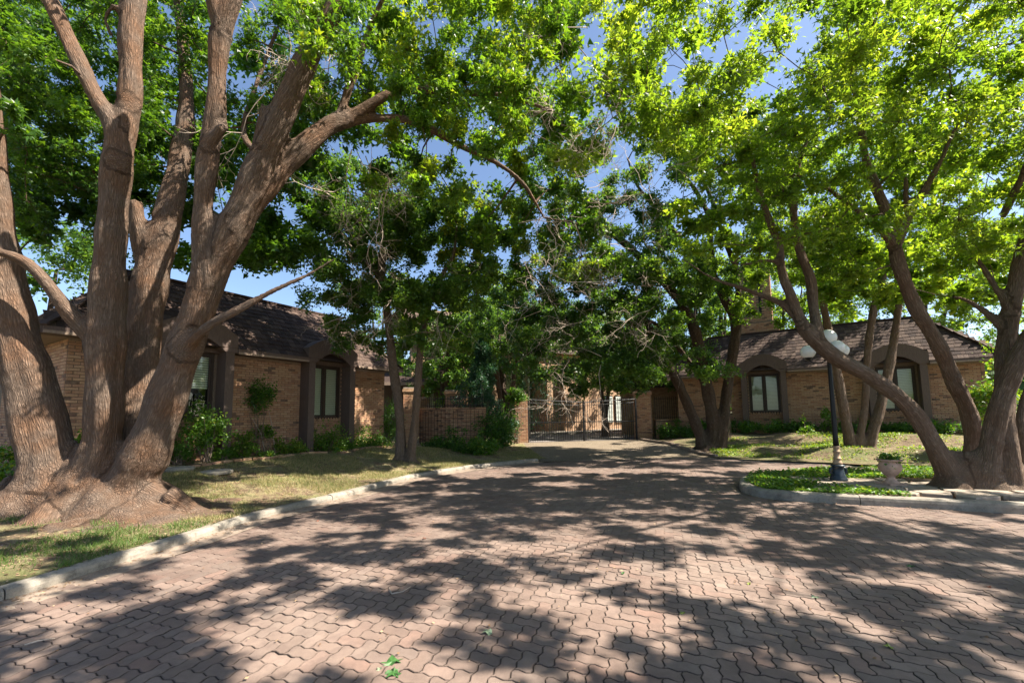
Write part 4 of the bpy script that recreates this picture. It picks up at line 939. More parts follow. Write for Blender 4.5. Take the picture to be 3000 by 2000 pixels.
# ---- the large multi-trunk tree on the left
D = 6.6
c1 = [limb((112, 1120, 160), (112, 1060, 150), (100, 1000, 140), (62, 850, 128), (28, 720, 116), (2, 560, 92), (-10, 400, 72), (-18, 250, 55), (-35, 80, 45), (-40, -120, 40), Y=6.5),
 limb((205, 1110, 120), (232, 1040, 100), (238, 950, 98), (240, 800, 98), (247, 650, 88), (256, 520, 76), (263, 430, 74), (272, 350, 76), (262, 290, 58), (218, 220, 50), (166, 110, 47), (120, 10, 46), (85, -100, 44), Y=6.6),
 limb((270, 360, 66, 6.65), (290, 280, 62, 6.7), (301, 190, 58, 6.8), (298, 100, 60, 6.9), (305, 0, 62, 7), (310, -120, 50, 7.1)),
 limb((222, 780, 62, 6.6), (185, 745, 52, 6.5), (145, 700, 46, 6.4), (105, 648, 42, 6.3), (62, 604, 40, 6.2), (10, 582, 34, 6.1), (-60, 560, 30, 6), (-140, 520, 26, 5.9)),
 limb((285, 1080, 100, 7.0), (305, 980, 94, 7.2), (322, 880, 92, 7.4), (332, 750, 90, 7.5), (350, 630, 88, 7.6), (374, 545, 78, 7.7), (400, 440, 60, 7.9), (416, 350, 50, 8.1), (428, 250, 40, 8.3), (424, 140, 32, 8.5), (410, 0, 26, 8.7)),
 limb((342, 640, 52, 7.6), (326, 580, 44, 7.55), (318, 520, 42, 7.5), (311, 462, 42, 7.5)),
 limb((290, 1120, 130), (335, 1040, 112), (372, 950, 104), (412, 840, 92), (446, 740, 84), (470, 660, 80), (500, 590, 80), (538, 520, 84), (566, 460, 76), (590, 400, 70), (612, 340, 66), (660, 235, 60), (702, 140, 50), (745, 60, 44), (792, -30, 40), (830, -130, 36), Y=6.6),
 limb((462, 640, 50, 6.5), (464, 560, 48, 6.45), (470, 450, 50, 6.4), (480, 350, 52, 6.4), (497, 250, 50, 6.4), (500, 150, 46, 6.4), (512, 60, 54, 6.4), (548, -40, 40, 6.4), (580, -140, 36, 6.4)),
 limb((508, 80, 44, 6.4), (488, 0, 38, 6.3), (470, -100, 34, 6.2)),
 limb((545, 520, 60, 6.6), (598, 442, 56, 6.7), (642, 390, 52, 6.85), (702, 330, 50, 7.0), (760, 286, 44, 7.2), (800, 274, 36, 7.35)),
 limb((780, 280, 30, 7.3), (850, 273, 22, 7.5), (930, 275, 20, 7.8), (1000, 302, 19, 8.1), (1060, 337, 16, 8.4), (1130, 368, 13, 8.8), (1200, 420, 11, 9.2), (1250, 500, 8, 9.5)),
 limb((790, 278, 30, 7.35), (840, 248, 25, 7.4), (900, 214, 22, 7.5), (965, 205, 20, 7.7), (1060, 213, 17, 7.9), (1160, 220, 13, 8.2), (1280, 260, 10, 8.5)),
 limb((775, 285, 26, 7.3), (800, 205, 22, 7.3), (822, 150, 20, 7.3), (850, 60, 16, 7.3), (900, -40, 14, 7.2)),
 limb((588, 335, 24, 6.6), (598, 280, 22, 6.55), (606, 238, 20, 6.5)),
 limb((480, 335, 30, 6.35), (512, 290, 30, 6.25)),
 limb((430, 800, 30, 6.5), (474, 752, 28, 6.3), (540, 716, 24, 6.3), (590, 688, 21, 6.35), (640, 662, 17, 6.4), (702, 634, 13, 6.5), (772, 592, 9, 6.6)),
 limb((640, 385, 26, 6.9), (590, 350, 22, 7.3), (560, 300, 18, 7.8), (590, 190, 14, 8.2), (640, 60, 12, 8.4)),
 limb((262, 10, 14, 6.8), (240, 45, 15, 6.85), (262, 90, 16, 6.9)) ]
for (ex, ey), (sx, sy), r0 in (((-70, 1150), (30, 1110), .13), ((492, 1172), (385, 1130), .13), ((60, 1196), (90, 1140), .10)):
    e = GO(ex, ey, .15); s = O(sx, sy, 6.5); m = s*.4+e*.6; m[2] = .2
    c1.append([(*s, r0), (*m, r0*.6), (*(e-np.array([0, 0, .04])), .04)])
bl_ = [O(105, 1100, 6.5), O(205, 1100, 6.55), O(300, 1100, 6.65)]
for ox_, oy_, d_, rr_ in ((601, 352, 6.62, .11), (514, 290, 6.36, .07), (296, 236, 6.66, .08), (276, 372, 6.56, .10)):
    b0 = O(ox_, oy_, d_+.12); b1 = O(ox_, oy_, d_-.02); c1.append([(*b0, rr_*1.25), (*((b0+b1)/2), rr_), (*b1, rr_*.6)])
gL = zt(-6, 6.5)
cl = region(-60, -60, 330, 260, 7.2, 10.5, 84, .5, 260, .45)+region(-60, 60, 90, 300, 5.4, 6.2, 5, .3, 200, .5)+region(-60, 200, 330, 470, 7.5, 10.5, 66, .5, 250, .38)+region(30, 400, 330, 535, 8.5, 11, 24, .45, 260, .25)
cl += region(300, -60, 760, 330, 7.6, 11, 90, .55, 240, .45)+region(380, 60, 470, 300, 5.8, 6.4, 6, .32, 200, .55)+region(320, 300, 700, 600, 8.8, 12, 66, .55, 280, .28)+region(560, 480, 720, 610, 9, 11, 20, .45, 260, .45)
cl += region(700, -60, 1300, 280, 6.2, 9.5, 120, .47, 250, .7)+region(860, 130, 1140, 440, 6.3, 8.5, 28, .38, 300, .85)+region(700, 220, 1000, 420, 8.5, 11, 24, .48, 260, .42)+region(60, 330, 200, 560, 8.5, 10.5, 12, .42, 260, .3)
cl += region(1100, 180, 1420, 560, 9, 13, 60, .5, 210, .6)
cl += cloud((-5, 1.5, 9.6), (5, 5, 1.6), 34, .7, 180, .4)+cloud((0, 2.0, 9.0), (4, 3, 1.2), 50, .38, 120, .4)
dead = []
for k in range(56):
    x, y = random.choice([(random.uniform(1180, 1480), random.uniform(330, 640)), (random.uniform(740, 900), random.uniform(330, 520)), (random.uniform(560, 760), random.uniform(0, 260)), (random.uniform(1150, 1500), random.uniform(40, 300))])
    dead.append((O(x, y, random.uniform(7.2, 10)), (random.uniform(-.6, .9), random.uniform(-.4, .4), random.uniform(-.9, .1)), random.uniform(.7, 1.3), .011, 3))
make_tree('maple_tree', (-5.6, 6.6, .2), 'huge multi-trunk tree with spreading roots on the left lawn', c1, cl, LEAFL, BARKL, .10, 'maple', dead=dead, voxel=.040, base=flare(bl_, .85, 1.2, .40, .12, seed=3, sharp=3.1, nr=9))

# ---- thin two-stem tree
Y2 = hit(932, 1058)
l2 = [limb((915, 1085, 34), (919, 1050, 27), (920, 1000, 22), (916, 930, 21), (902, 830, 21), (893, 750, 19), (884, 680, 19), (876, 610, 18), (884, 540, 14), (900, 470, 10), Y=Y2),
 limb((942, 1085, 30), (944, 1048, 24), (952, 980, 19), (958, 900, 18), (966, 800, 17), (976, 735, 16), (990, 685, 15), (1010, 640, 12), (1040, 590, 9), (1050, 520, 7), Y=Y2-.1),
 limb((884, 660, 12), (840, 600, 9), (790, 540, 7), (750, 490, 5), Y=Y2), limb((880, 600, 10), (930, 540, 8), (980, 470, 6), Y=Y2+.4)]
c2 = region(700, 470, 1130, 700, 11.0, 14.5, 90, .58, 270, .42)+region(560, 560, 760, 640, 11.5, 14, 10, .45, 220, .35)+region(760, 640, 1100, 800, 11.5, 14.2, 50, .48, 240, .5)+region(700, 370, 1000, 520, 12, 15, 46, .6, 260, .3)+region(1010, 410, 1130, 600, 12.5, 14, 16, .46, 260, .95)
c2 += region(900, 530, 1180, 660, 12, 14.5, 30, .46, 210, .5)
c2 += region(1020, 420, 1420, 640, 10.5, 14, 44, .48, 220, .6)
c2 += cloud((-4.0, 12.2, 7.4), (1.7, 2.4, 1.2), 30, .6, 230, .35)
dead2 = [(O(random.uniform(780, 1090), random.uniform(560, 760), 11.6), (random.uniform(-1, 1), -.2, random.uniform(-.8, .2)), 1.1, .010, 3) for _ in range(16)]
make_tree('maple_tree', (-3.3, 12.5, .28), 'thin two-stem young tree on the left lawn in front of the garden wall', l2, [(a, b, int(c*1.9), d) for a, b, c, d in c2], LEAFM, BARKT, .098, 'one', dead=dead2, voxel=.034, base=flare([O(917, 1060, Y2), O(943, 1060, Y2)], .34, .34, .5, .05, seed=2, res=.025))

# ---- leaning cluster right of the gate
Y3 = hit(1638, 1030)
l3 = [limb((1612, 1030, 30), (1604, 990, 26), (1572, 910, 24), (1538, 840, 22), (1505, 775, 18), (1470, 720, 14), (1420, 690, 9), Y=Y3),
 limb((1636, 1050, 50), (1640, 1010, 38), (1636, 960, 31), (1622, 880, 29), (1604, 790, 27), (1582, 725, 24), (1545, 670, 21), (1482, 604, 19), (1430, 555, 16), (1380, 517, 14), (1333, 462, 10), (1286, 415, 7), Y=Y3),
 limb((1650, 1030, 44), (1660, 980, 27), (1672, 880, 26), (1684, 800, 26), (1690, 740, 26), (1668, 690, 24), (1640, 640, 22), (1615, 600, 20), (1570, 560, 17), (1513, 486, 13), (1466, 430, 9), (1440, 360, 6), Y=Y3-.1),
 limb((1690, 745, 20), (1695, 690, 16), (1690, 620, 14), (1660, 540, 13), (1635, 460, 11), (1600, 380, 8), (1560, 300, 6), Y=Y3-.2),
 limb((1640, 640, 16), (1632, 560, 15), (1628, 500, 13), (1598, 438, 11), (1560, 390, 8), Y=Y3), limb((1482, 606, 14), (1426, 600, 11), (1361, 584, 9), (1321, 597, 7), (1280, 630, 5), Y=Y3-.4),
 limb((1628, 500, 9), (1660, 420, 7), (1700, 340, 5), Y=Y3), limb((1618, 880, 16), (1560, 800, 12), (1500, 740, 10), (1440, 740, 7), Y=Y3+.5)]
c3 = region(1160, 600, 1660, 860, 13.0, 17.5, 110, .58, 250, .30)+region(1290, 800, 1500, 900, 14.5, 18, 22, .5, 220, .3)+region(1090, 640, 1330, 800, 14.5, 19, 44, .55, 230, .3)+region(1330, 600, 1520, 730, 14, 17, 22, .5, 210, .35)+region(1180, 280, 1560, 640, 13, 17, 84, .58, 240, .36)+region(1400, 700, 1620, 870, 13.5, 17, 22, .55, 230, .4)+region(1460, 240, 1780, 660, 13, 17, 100, .6, 260, .5)
dead3 = [(O(random.uniform(1230, 1520), random.uniform(420, 860), random.uniform(13, 15)), (random.uniform(-1, .2), -.2, random.uniform(-.8, .3)), 1.5, .014, 3) for _ in range(40)]
make_tree('maple_tree', (7.9, 15.7, .2), 'leaning tree of several slender trunks at the driveway edge right of the gate', l3, [(a, b, int(c*1.8), d) for a, b, c, d in c3], LEAFM, BARKD, .102, 'one', dead=dead3, voxel=.05, base=flare([O(1618, 1028, Y3), O(1650, 1028, Y3)], .55, .5, .4, .1, seed=7))

# ---- three-stem tree before the right house
Y4 = hit(1975, 1026)
l4 = [limb((1954, 1045, 34), (1950, 1000, 28), (1936, 930, 26), (1918, 840, 24), (1905, 770, 22), (1890, 690, 19), (1880, 600, 15), (1870, 500, 11), Y=Y4),
 limb((1972, 1045, 30), (1976, 1000, 21), (1986, 930, 20), (1990, 850, 19), (1996, 780, 21), (2006, 715, 20), (2020, 660, 15), (2060, 590, 11), (2110, 540, 8), Y=Y4-.05),
 limb((1990, 1045, 36), (2006, 990, 29), (2026, 920, 27), (2040, 850, 25), (2054, 775, 22), (2062, 720, 20), (2066, 670, 16), (2050, 590, 12), (2040, 500, 9), Y=Y4-.1)]
c4 = cloud((15, 17.5, 8.2), (4, 3, 1.2), 60, .6, 190, .6)+cloud((12.5, 16, 7.6), (3, 1.6, .9), 24, .5, 190, .6)+region(1640, 590, 1800, 740, 13.5, 16.5, 16, .42, 200, .45)+region(1820, 560, 2200, 700, 12.0, 16, 44, .48, 240, .62)+region(1740, 300, 2260, 600, 12.0, 17, 100, .6, 260, .6)
make_tree('maple_tree', (11.2, 14.1, .4), 'three-stem tree on the right lawn in front of the right house windows', l4, [(a, b, int(c*1.6), d) for a, b, c, d in c4], LEAFR, BARKR, .095, 'one', voxel=.042, base=flare([O(1956, 1024, Y4), O(1994, 1024, Y4)], .32, .3, .4, .06, seed=9, res=.03))

# ---- the big leaning tree on the island
Y5 = 7.8
l5 = [limb((2190, 1120, 92), (2176, 1080, 62), (2140, 1015, 52), (2085, 932, 46), (2005, 868, 44), (1920, 820, 44), (1868, 775, 42), (1840, 742, 34), Y=7.9),
 limb((1845, 745, 30, 7.9), (1800, 700, 19, 8.1), (1760, 682, 16, 8.2), (1700, 660, 14, 8.4), (1640, 640, 11, 8.6), (1590, 610, 8, 8.8), (1550, 580, 6, 9)),
 limb((1842, 745, 30, 7.9), (1822, 690, 26, 7.95), (1800, 640, 24, 8), (1793, 600, 24, 8), (1790, 560, 22, 8), (1765, 500, 20, 8), (1740, 420, 17, 8), (1720, 330, 13, 8), (1680, 260, 10, 8)),
 limb((1880, 775, 32, 7.9), (1868, 700, 28, 8.05), (1862, 640, 27, 8.1), (1835, 570, 24, 8.2), (1822, 490, 22, 8.2), (1830, 400, 17, 8.2), (1860, 300, 12, 8.2)),
 limb((1800, 605, 12, 8), (1760, 598, 13, 8), (1700, 608, 10, 8), (1660, 590, 7, 8)),
 limb((2228, 1110, 66, 8.6), (2232, 1040, 46, 8.6), (2228, 960, 46, 8.5), (2190, 870, 45, 8.3), (2152, 785, 42, 8.1), (2104, 705, 42, 8), (2072, 625, 38, 7.9), (2052, 560, 36, 7.9)),
 limb((2055, 570, 30, 7.9), (2030, 535, 24, 7.8), (1992, 500, 22, 7.7), (1940, 462, 18, 7.6), (1880, 422, 14, 7.5), (1800, 400, 9, 7.3)),
 limb((2052, 570, 32, 7.9), (2040, 500, 32, 7.9), (2012, 430, 30, 7.9), (1990, 370, 25, 8), (1978, 290, 20, 8), (1960, 180, 15, 8), (1970, 60, 11, 8)),
 limb((2056, 575, 30, 7.9), (2085, 500, 28, 7.8), (2120, 440, 24, 7.7), (2160, 370, 20, 7.5), (2200, 285, 17, 7.3), (2270, 190, 15, 7.1), (2345, 110, 12, 6.9), (2440, 20, 10, 6.7)),
 limb((2085, 500, 20, 7.8), (2080, 420, 18, 7.8), (2090, 330, 14, 7.7), (2070, 200, 11, 7.5), (1990, 100, 8, 7.2)),
 limb((2120, 450, 14, 7.7), (2200, 420, 11, 7.6), (2290, 400, 9, 7.4), (2380, 390, 7, 7.2)),
 limb((2262, 1118, 86, 7.7), (2270, 1060, 62, 7.7), (2284, 980, 60, 7.7), (2312, 890, 58, 7.6), (2352, 800, 56, 7.5), (2420, 700, 50, 7.3), (2500, 560, 42, 7.1)),
 limb((2322, 1122, 80, 7.6), (2318, 1050, 54, 7.6), (2310, 950, 52, 7.7), (2308, 860, 52, 7.8), (2316, 760, 54, 7.9), (2330, 680, 50, 7.9), (2356, 560, 44, 7.8), (2380, 420, 36, 7.7), (2380, 250, 26, 7.6), (2350, 90, 18, 7.4)),
 limb((2352, 1108, 40, 8.1), (2348, 1000, 34, 8.1), (2350, 930, 30, 8.2), (2400, 800, 26, 8.3)),
 limb((2318, 770, 30, 7.9), (2270, 722, 24, 8.1), (2225, 692, 18, 8.3), (2190, 680, 12, 8.5)),
 limb((2322, 720, 26, 7.9), (2280, 650, 22, 8.1), (2240, 590, 16, 8.3), (2200, 560, 10, 8.5))]
c5 = region(1380, -80, 2420, 330, 5.8, 10, 200, .5, 250, .72)+region(1130, -80, 1480, 400, 7.0, 11.0, 84, .46, 250, .85)+region(1400, 60, 1660, 280, 8.5, 11.5, 26, .5, 230, .7)+region(1560, 300, 2420, 580, 6.8, 11, 130, .47, 240, .66)+region(1900, 540, 2420, 690, 8, 11, 34, .42, 220, .7)+region(1700, 560, 2100, 680, 8.5, 10, 12, .36, 170, .5)+region(2180, 560, 2420, 760, 8.5, 11, 12, .4, 200, .55)
c5 += cloud((7.5, 2.6, 7.5), (6.0, 3.4, 1.3), 230, .36, 120, .6)+cloud((3.0, 2.0, 8.5), (3.8, 3.4, 1.1), 120, .36, 120, .6)+cloud((11.5, 7.0, 8.0), (4.0, 3.5, 1.4), 60, .5, 150, .6)+cloud((12, 2.2, 7.8), (3.6, 3.6, 1.3), 120, .38, 120, .6)+cloud((5.5, -.8, 8.2), (6.5, 2.2, 1.1), 150, .38, 120, .6)
for pts_ in (((9.3, 7.6, 5.2, .16), (8.2, 5.4, 7.0, .12), (6, 3.2, 8.1, .08), (3.2, 2.0, 8.7, .05), (.6, 1.4, 9.2, .02)), ((9.5, 7.4, 5.6, .14), (9.4, 4.2, 7.4, .10), (8, 1.2, 8.5, .07), (5.2, -.6, 9.0, .04), (2.5, -1.6, 9.3, .02)), ((9.8, 7.2, 5.2, .14), (11.4, 4.4, 7.2, .10), (12.0, 1.4, 8.4, .06), (11, -1.5, 9, .03)), ((9.4, 5.0, 7.2, .07), (7.6, 4.2, 8.4, .05), (5.2, 4.3, 9.3, .03), (3.4, 4.6, 9.9, .015))): l5.append([(p[0], p[1], p[2], p[3]*.45) for p in pts_])
make_tree('maple_tree', (9.0, 7.8, .14), 'big leaning multi-trunk tree on the paved island at the right edge', l5, c5, LEAFR, BARKR, .10, 'maple', voxel=.045, base=flare([O(2188, 1110, 7.9), O(2262, 1106, 7.75), O(2330, 1106, 7.7)], .5, .42, .4, .14, zf=lambda x, y: zi(x, y), seed=4, nr=9))

# ---- trees further off
def far_tree(x, y, h, label, leaf, bark, cr, n, cnt, tint, lsize=.16, low=.35, name='oak_tree', r0=.16, stems=2, shape='one'):
    z0 = float(zt(x, y)); L_ = []
    for s in range(stems):
        dx_, dy_ = random.uniform(-1, 1)*cr*.4, random.uniform(-1, 1)*cr*.4
        L_.append([(x+s*.12, y, z0-.1, r0*1.3), (x+dx_*.15+s*.1, y+dy_*.15, z0+h*.15, r0), (x+dx_*.5, y+dy_*.5, z0+h*.45, r0*.7), (x+dx_, y+dy_, z0+h*.8, r0*.25)])
    return make_tree(name, (x, y, z0), label, L_, cloud((x, y, z0+h*(1+low)/2), (cr, cr, h*(1-low)/2), n, cr*.24, int(cnt*1.7), tint), leaf, bark, lsize*.82, shape, remesh=False, branch_r=.03, twig_r=.01)
far_tree(5.2, 24.2, 7.8, 'dark spreading oak in the court just behind the iron gate', LEAFM, BARKD, 3.9, 120, 220, .3, .14, .36, r0=.13, stems=3)
far_tree(9.6, 28.8, 8.5, 'loose green tree added to dapple the sun on the main house wall', LEAFM, BARKD, 2.4, 30, 170, .4, .15, .3)  # tree added in the sun path to break up light on the wall
far_tree(-.4, 21.8, 7.6, 'dark tree with low boughs left of the gate opening', LEAFM, BARKD, 2.9, 80, 220, .25, .15, .56, stems=3)
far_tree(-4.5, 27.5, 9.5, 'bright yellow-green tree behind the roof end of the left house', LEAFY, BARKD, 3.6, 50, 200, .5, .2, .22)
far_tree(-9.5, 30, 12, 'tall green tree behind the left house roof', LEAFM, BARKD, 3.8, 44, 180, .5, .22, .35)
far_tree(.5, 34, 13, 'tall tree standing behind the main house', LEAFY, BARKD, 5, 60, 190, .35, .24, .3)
far_tree(9.5, 39, 13, 'tall tree behind the court right of the main house', LEAFM, BARKD, 4.5, 56, 190, .4, .22, .3)
far_tree(9.8, 23.4, 9.5, 'slender glossy-leaved tree beside the chimney', LEAFM, BARKD, 2.6, 74, 210, .4, .16, .25, stems=3)
far_tree(16.5, 25.5, 10.5, 'bright green tree behind the ridge of the right house', LEAFR, BARKD, 4, 70, 200, .6, .18, .35, stems=3)
far_tree(12.6, 25.5, 11, 'slender trunks and foliage rising behind the chimney of the right house', LEAFR, BARKD, 3.2, 60, 200, .55, .16, .3, stems=4)
far_tree(22, 22.5, 10, 'tree behind the right house seen past its hip end', LEAFM, BARKD, 3.8, 60, 190, .5, .18, .3, stems=3)
far_tree(26, 17, 9, 'tree with several stems at the far right behind the house', LEAFR, BARKD, 3.8, 50, 190, .6, .18, .15, stems=3)
far_tree(-16, 14, 8, 'green tree beside the left house at the left edge', LEAFM, BARKD, 3.5, 50, 190, .4, .18, .25)
a_ = rng.uniform(math.radians(5), math.radians(175), 26000); r_ = rng.uniform(44, 52, 26000); h_ = rng.uniform(0, 1, 26000)**.8*(7+1.6*np.sin(a_*23)+1.2*np.sin(a_*51+1))
put(link('distant_wood', leaf_mesh('distant_wood', np.stack([r_*np.cos(a_), r_*np.sin(a_), h_], 1), .75, rng.normal(.4, .25, 26000), 'tri'), LEAFM), 'far belt of trees closing the view behind the houses', 'wood', kind='stuff')
# blue-green cedars
def cedar(x, y, h, r, label, n=2600):
    z0 = float(zt(x, y)); t = thing('cedar_tree', (x, y, z0), label, 'tree', 'cedars in front of the court')
    MB().tube([(x, y, z0-.1), (x+.05, y, z0+h*.5), (x, y, z0+h*.97)], [.09, .06, .015], 7).build('trunk', TWIG, t, True, True)
    hh = rng.uniform(.04, 1, n*4)**.9; rr_ = r*(1-hh)**.6*(.55+.45*rng.uniform(0, 1, n*4)**.3)*(1+.25*np.sin(hh*37)); a = rng.uniform(0, 2*PI, n*4); rr_ *= (1+.3*np.sin(a*3+hh*11))*(1+.35*np.sin(hh*9+a))*(hh < .93)+.02; hh = hh+.04*np.sin(a*4)
    C = np.stack([x+rr_*np.cos(a), y+rr_*np.sin(a), z0+hh*h], 1)
    put(link('crown', leaf_mesh('crown', C, .15, rng.normal(.45, .25, len(C)), 'needle', .1, -.8, .9), LEAFB, t, True), kind='stuff')
cedar(-1.35, 18.3, 4.6, .95, 'blue-green cedar behind the right end of the low curved wall', 3600)
cedar(.9, 23.5, 8.6, 1.35, 'tall dark blue-green cedar rising above the entrance arch', 3800)
far_tree(-3.4, 21.0, 6.4, 'dark multi-stem tree behind the wide brick pillar', LEAFM, BARKD, 2.6, 84, 210, .35, .15, .28, stems=3)
far_tree(-1.6, 25.2, 8.2, 'dense green tree hiding the left half of the main house', LEAFM, BARKD, 2.8, 70, 210, .4, .15, .3)

# ------------------------------------------------------------------ shrubs, climbers and ground plants
def shrub(px, py, Y, rx, rz_, label, n=700, tint=.5, name='shrub', leaf=LEAFS, size=.055, stems=7, group='shrubs along the house walls', shape='tri', z0=None, ry=None):
    if 'left house' in group or group.startswith('shrubs along'): rx, rz_, n = rx*1.15, rz_*1.15, int(n*1.7)
    c = P(px, py, Y); zz = float(zt(c[0], c[1])) if z0 is None else z0; t = thing(name, (c[0], c[1], zz), label, 'shrub', group)
    K_ = max(8, n//45); e = rng.normal(0, 1, (K_, 3)); e /= np.linalg.norm(e, axis=1)[:, None]; e *= rng.uniform(.3, 1, (K_, 1)); e *= np.array([rx, ry or rx*.7, rz_]); e[:, 2] *= 1+.45*rng.normal(0, 1, K_)
    ends = c+e; ends[:, 2] = np.maximum(ends[:, 2], zz+.06); pts = []
    for q in ends: pts.append(q+rng.normal(0, .085*max(rx, rz_)+.02, (45, 3)))
    pts = np.concatenate(pts); pts[:, 2] = np.maximum(pts[:, 2], zz+.02)
    m = MB()
    for q in ends[:stems*3]: b = np.array([c[0]+rng.normal(0, .06), c[1]+rng.normal(0, .06), zz-.03]); m.tube([b, (b+q)/2+rng.normal(0, .05, 3), q], [.010, .007, .003], 4, False)
    m.build('stems', BARKT, t, False, True)
    put(link('foliage', leaf_mesh('foliage', pts, size, rng.normal(tint, .2, len(pts)), shape, .5, .2, .8), leaf, t, True), kind='stuff')
    return t
def fy(px, e):   # depth of the left facade plane moved out by e
    A = np.array([-7.85, 11.3])+e*np.array([.866, -.5]); r = ray(px, 1225); return float(A@np.array([.866, -.5])/(r[:2]@np.array([.866, -.5])))
shrub(605, 1262, fy(605, .7), .50, .42, 'large bright green shrub under the half raised blind', 1700, .62, size=.06)
shrub(525, 1318, fy(525, .6), .38, .22, 'low dark shrub beside the big trunk at the left house wall', 700, .3)
shrub(655, 1330, fy(655, .9), .2, .14, 'small shrub at the foot of the brown window post', 400, .55)
shrub(715, 1312, fy(715, .6), .34, .30, 'pointed bright shrub on the brick wall between the windows', 1100, .65)
shrub(780, 1330, fy(780, .7), .22, .12, 'tiny low plant before the climbing rose', 260, .6)
shrub(857, 1312, fy(857, .5), .46, .25, 'yellow-green bush left of the second window', 1000, .8)
shrub(965, 1292, fy(965, .6), .62, .42, 'loose leggy bush beneath the second window', 1500, .65)
shrub(1018, 1315, fy(1018, .7), .4, .22, 'low green bush between the two house corner bushes', 700, .55)
shrub(1078, 1292, fy(1078, .7), .75, .46, 'dark green bush at the right corner of the left house', 2000, .5)
shrub(1141, 1240, 16.4, .45, .75, 'tall dark bush in the gap between left house and pillar', 1600, .45)
# climbing rose on the wall
cr = shrub(761, 1158, fy(761, .22), .52, .42, 'climbing rose spread against the brick wall between the windows', 1500, .42, 'climbing_rose', size=.05, ry=.12, stems=3)
b_ = P(806, 1326, fy(806, .25)); MB().tube([b_, P(796, 1240, fy(796, .22)), P(788, 1205, fy(788, .2))], [.012, .009, .006], 5, False).build('stem', TWIG, cr, True, True)
b_ = P(776, 1322, fy(776, .3)); MB().tube([b_, P(765, 1270, fy(765, .3)), P(742, 1230, fy(742, .2))], [.012, .009, .006], 5, False).build('stem', TWIG, cr, True, True)
shrub(780, 1262, fy(780, .25), .42, .16, 'sparse leafy stems on the wall below the climbing rose', 330, .6, ry=.1)
shrub(25, 1405, 6.9, .3, .22, 'bright shrub at the left edge by the brick pier', 700, .7); shrub(20, 1322, 8.2, .45, .14, 'leafy plant on the ground behind the far left trunk', 500, .7)
shrub(235, 1290, 8.0, .14, .2, 'small plant seen between the first two big trunks', 200, .7)
for px, py, Y, rx, rz_, n, ti, lb in ((1270, 1308, 15.6, .42, .32, 900, .3, 'dark rounded shrub at the left foot of the trellis wall'), (1318, 1303, 15.6, .5, .42, 1100, .25, 'tall dark shrub before the middle of the trellis wall'), (1365, 1312, 15.2, .4, .3, 900, .4, 'green shrub before the right half of the trellis wall'), (1420, 1308, 14.8, .5, .32, 1300, .6, 'bright green shrub at the right end of the trellis wall'), (1455, 1270, 16.6, .75, .8, 2600, .25, 'large dark bush between trellis wall and gate pillar'), (1480, 1240, 18.5, .5, .9, 1400, .2, 'tall dark bush beside the left gate pillar')):
    shrub(px, py, Y, rx, rz_, lb, n, ti, size=.07)
shrub(1513, 1165, 19.5, .45, .35, 'vine cushion covering the top of the left gate pillar', 1300, .45, 'vine', size=.08)
for px, Y, ti in ((1990, 20.2, .3), (2040, 19.6, .25), (1960, 20.6, .4), (2100, 19.3, .3)):
    shrub(px, 1265, Y, .8, .45, {1990: 'dark shrub right of the gate pillar', 2040: 'dark shrub behind the leaning trunks', 1960: 'shrub at the foot of the right gate pillar', 2100: 'shrub at the hidden left end of the right house'}[px], 1300, ti, size=.08, group='shrubs right of the gate')
nR = np.array([-.559, -.829]); dR = np.array([.829, -.559])
hedge_lab = ['low ivy hedge at the left corner of the right house', 'low hedge under the first arched window', 'hedge clump right of the first arched window', 'taller hedge clump behind the lamp post', 'hedge behind the lamp pole foot', 'hedge behind the three-stem tree', 'hedge right of the three-stem tree', 'bright glossy hedge left of the diagonal trunk', 'hedge clump under the second arched window', 'dark hedge right of the diagonal trunk', 'hedge at the right corner of the right house']
for k, lb in enumerate(hedge_lab):
    tt = -3.4+k*.98; q = np.array([12.2, 18.6])+dR*tt+nR*.75; qq, ww, dd_ = project(np.array([q[0], q[1], .95])); 
    shrub(float(qq), float(ww), float(dd_), .62, .24+random.uniform(-.03, .08), lb, 1300, .42+random.uniform(-.15, .2), size=.075, group='hedge along the right house', z0=.72, ry=.42)
for px, py, Y, lb in ((2128, 1190, 18.0, 'thin climbing stem left of the first arched window'), (2425, 1215, 17.0, 'tall seedling against the right house wall near the lamp'), (2365, 1265, 16.8, 'small plant against the wall left of the lamp')):
    shrub(px, py, Y, .2, .4, lb, 330, .65, size=.07)
shrub(2905, 1170, 12.0, .55, .8, 'bright bush beside the right house corner', 1600, .75, size=.08)
# plant in the urn
pu = thing('potted_plant', (up_[0], up_[1], .62), 'small green plant growing in the clay urn', 'plant')
put(link('foliage', leaf_mesh('foliage', np.array([up_[0], up_[1], .66])+rng.normal(0, 1, (420, 3))*np.array([.085, .085, .045]), .055, rng.normal(.55, .25, 420), 'tri'), LEAFS, pu, True), kind='stuff')
mm_ = MB()
for k in range(8): a = rng.normal(0, .05, 2); mm_.tube([(up_[0], up_[1], .6), (up_[0]+a[0], up_[1]+a[1], .70)], [.004, .002], 3, False)
mm_.build('stems', BARKT, pu, False, True)

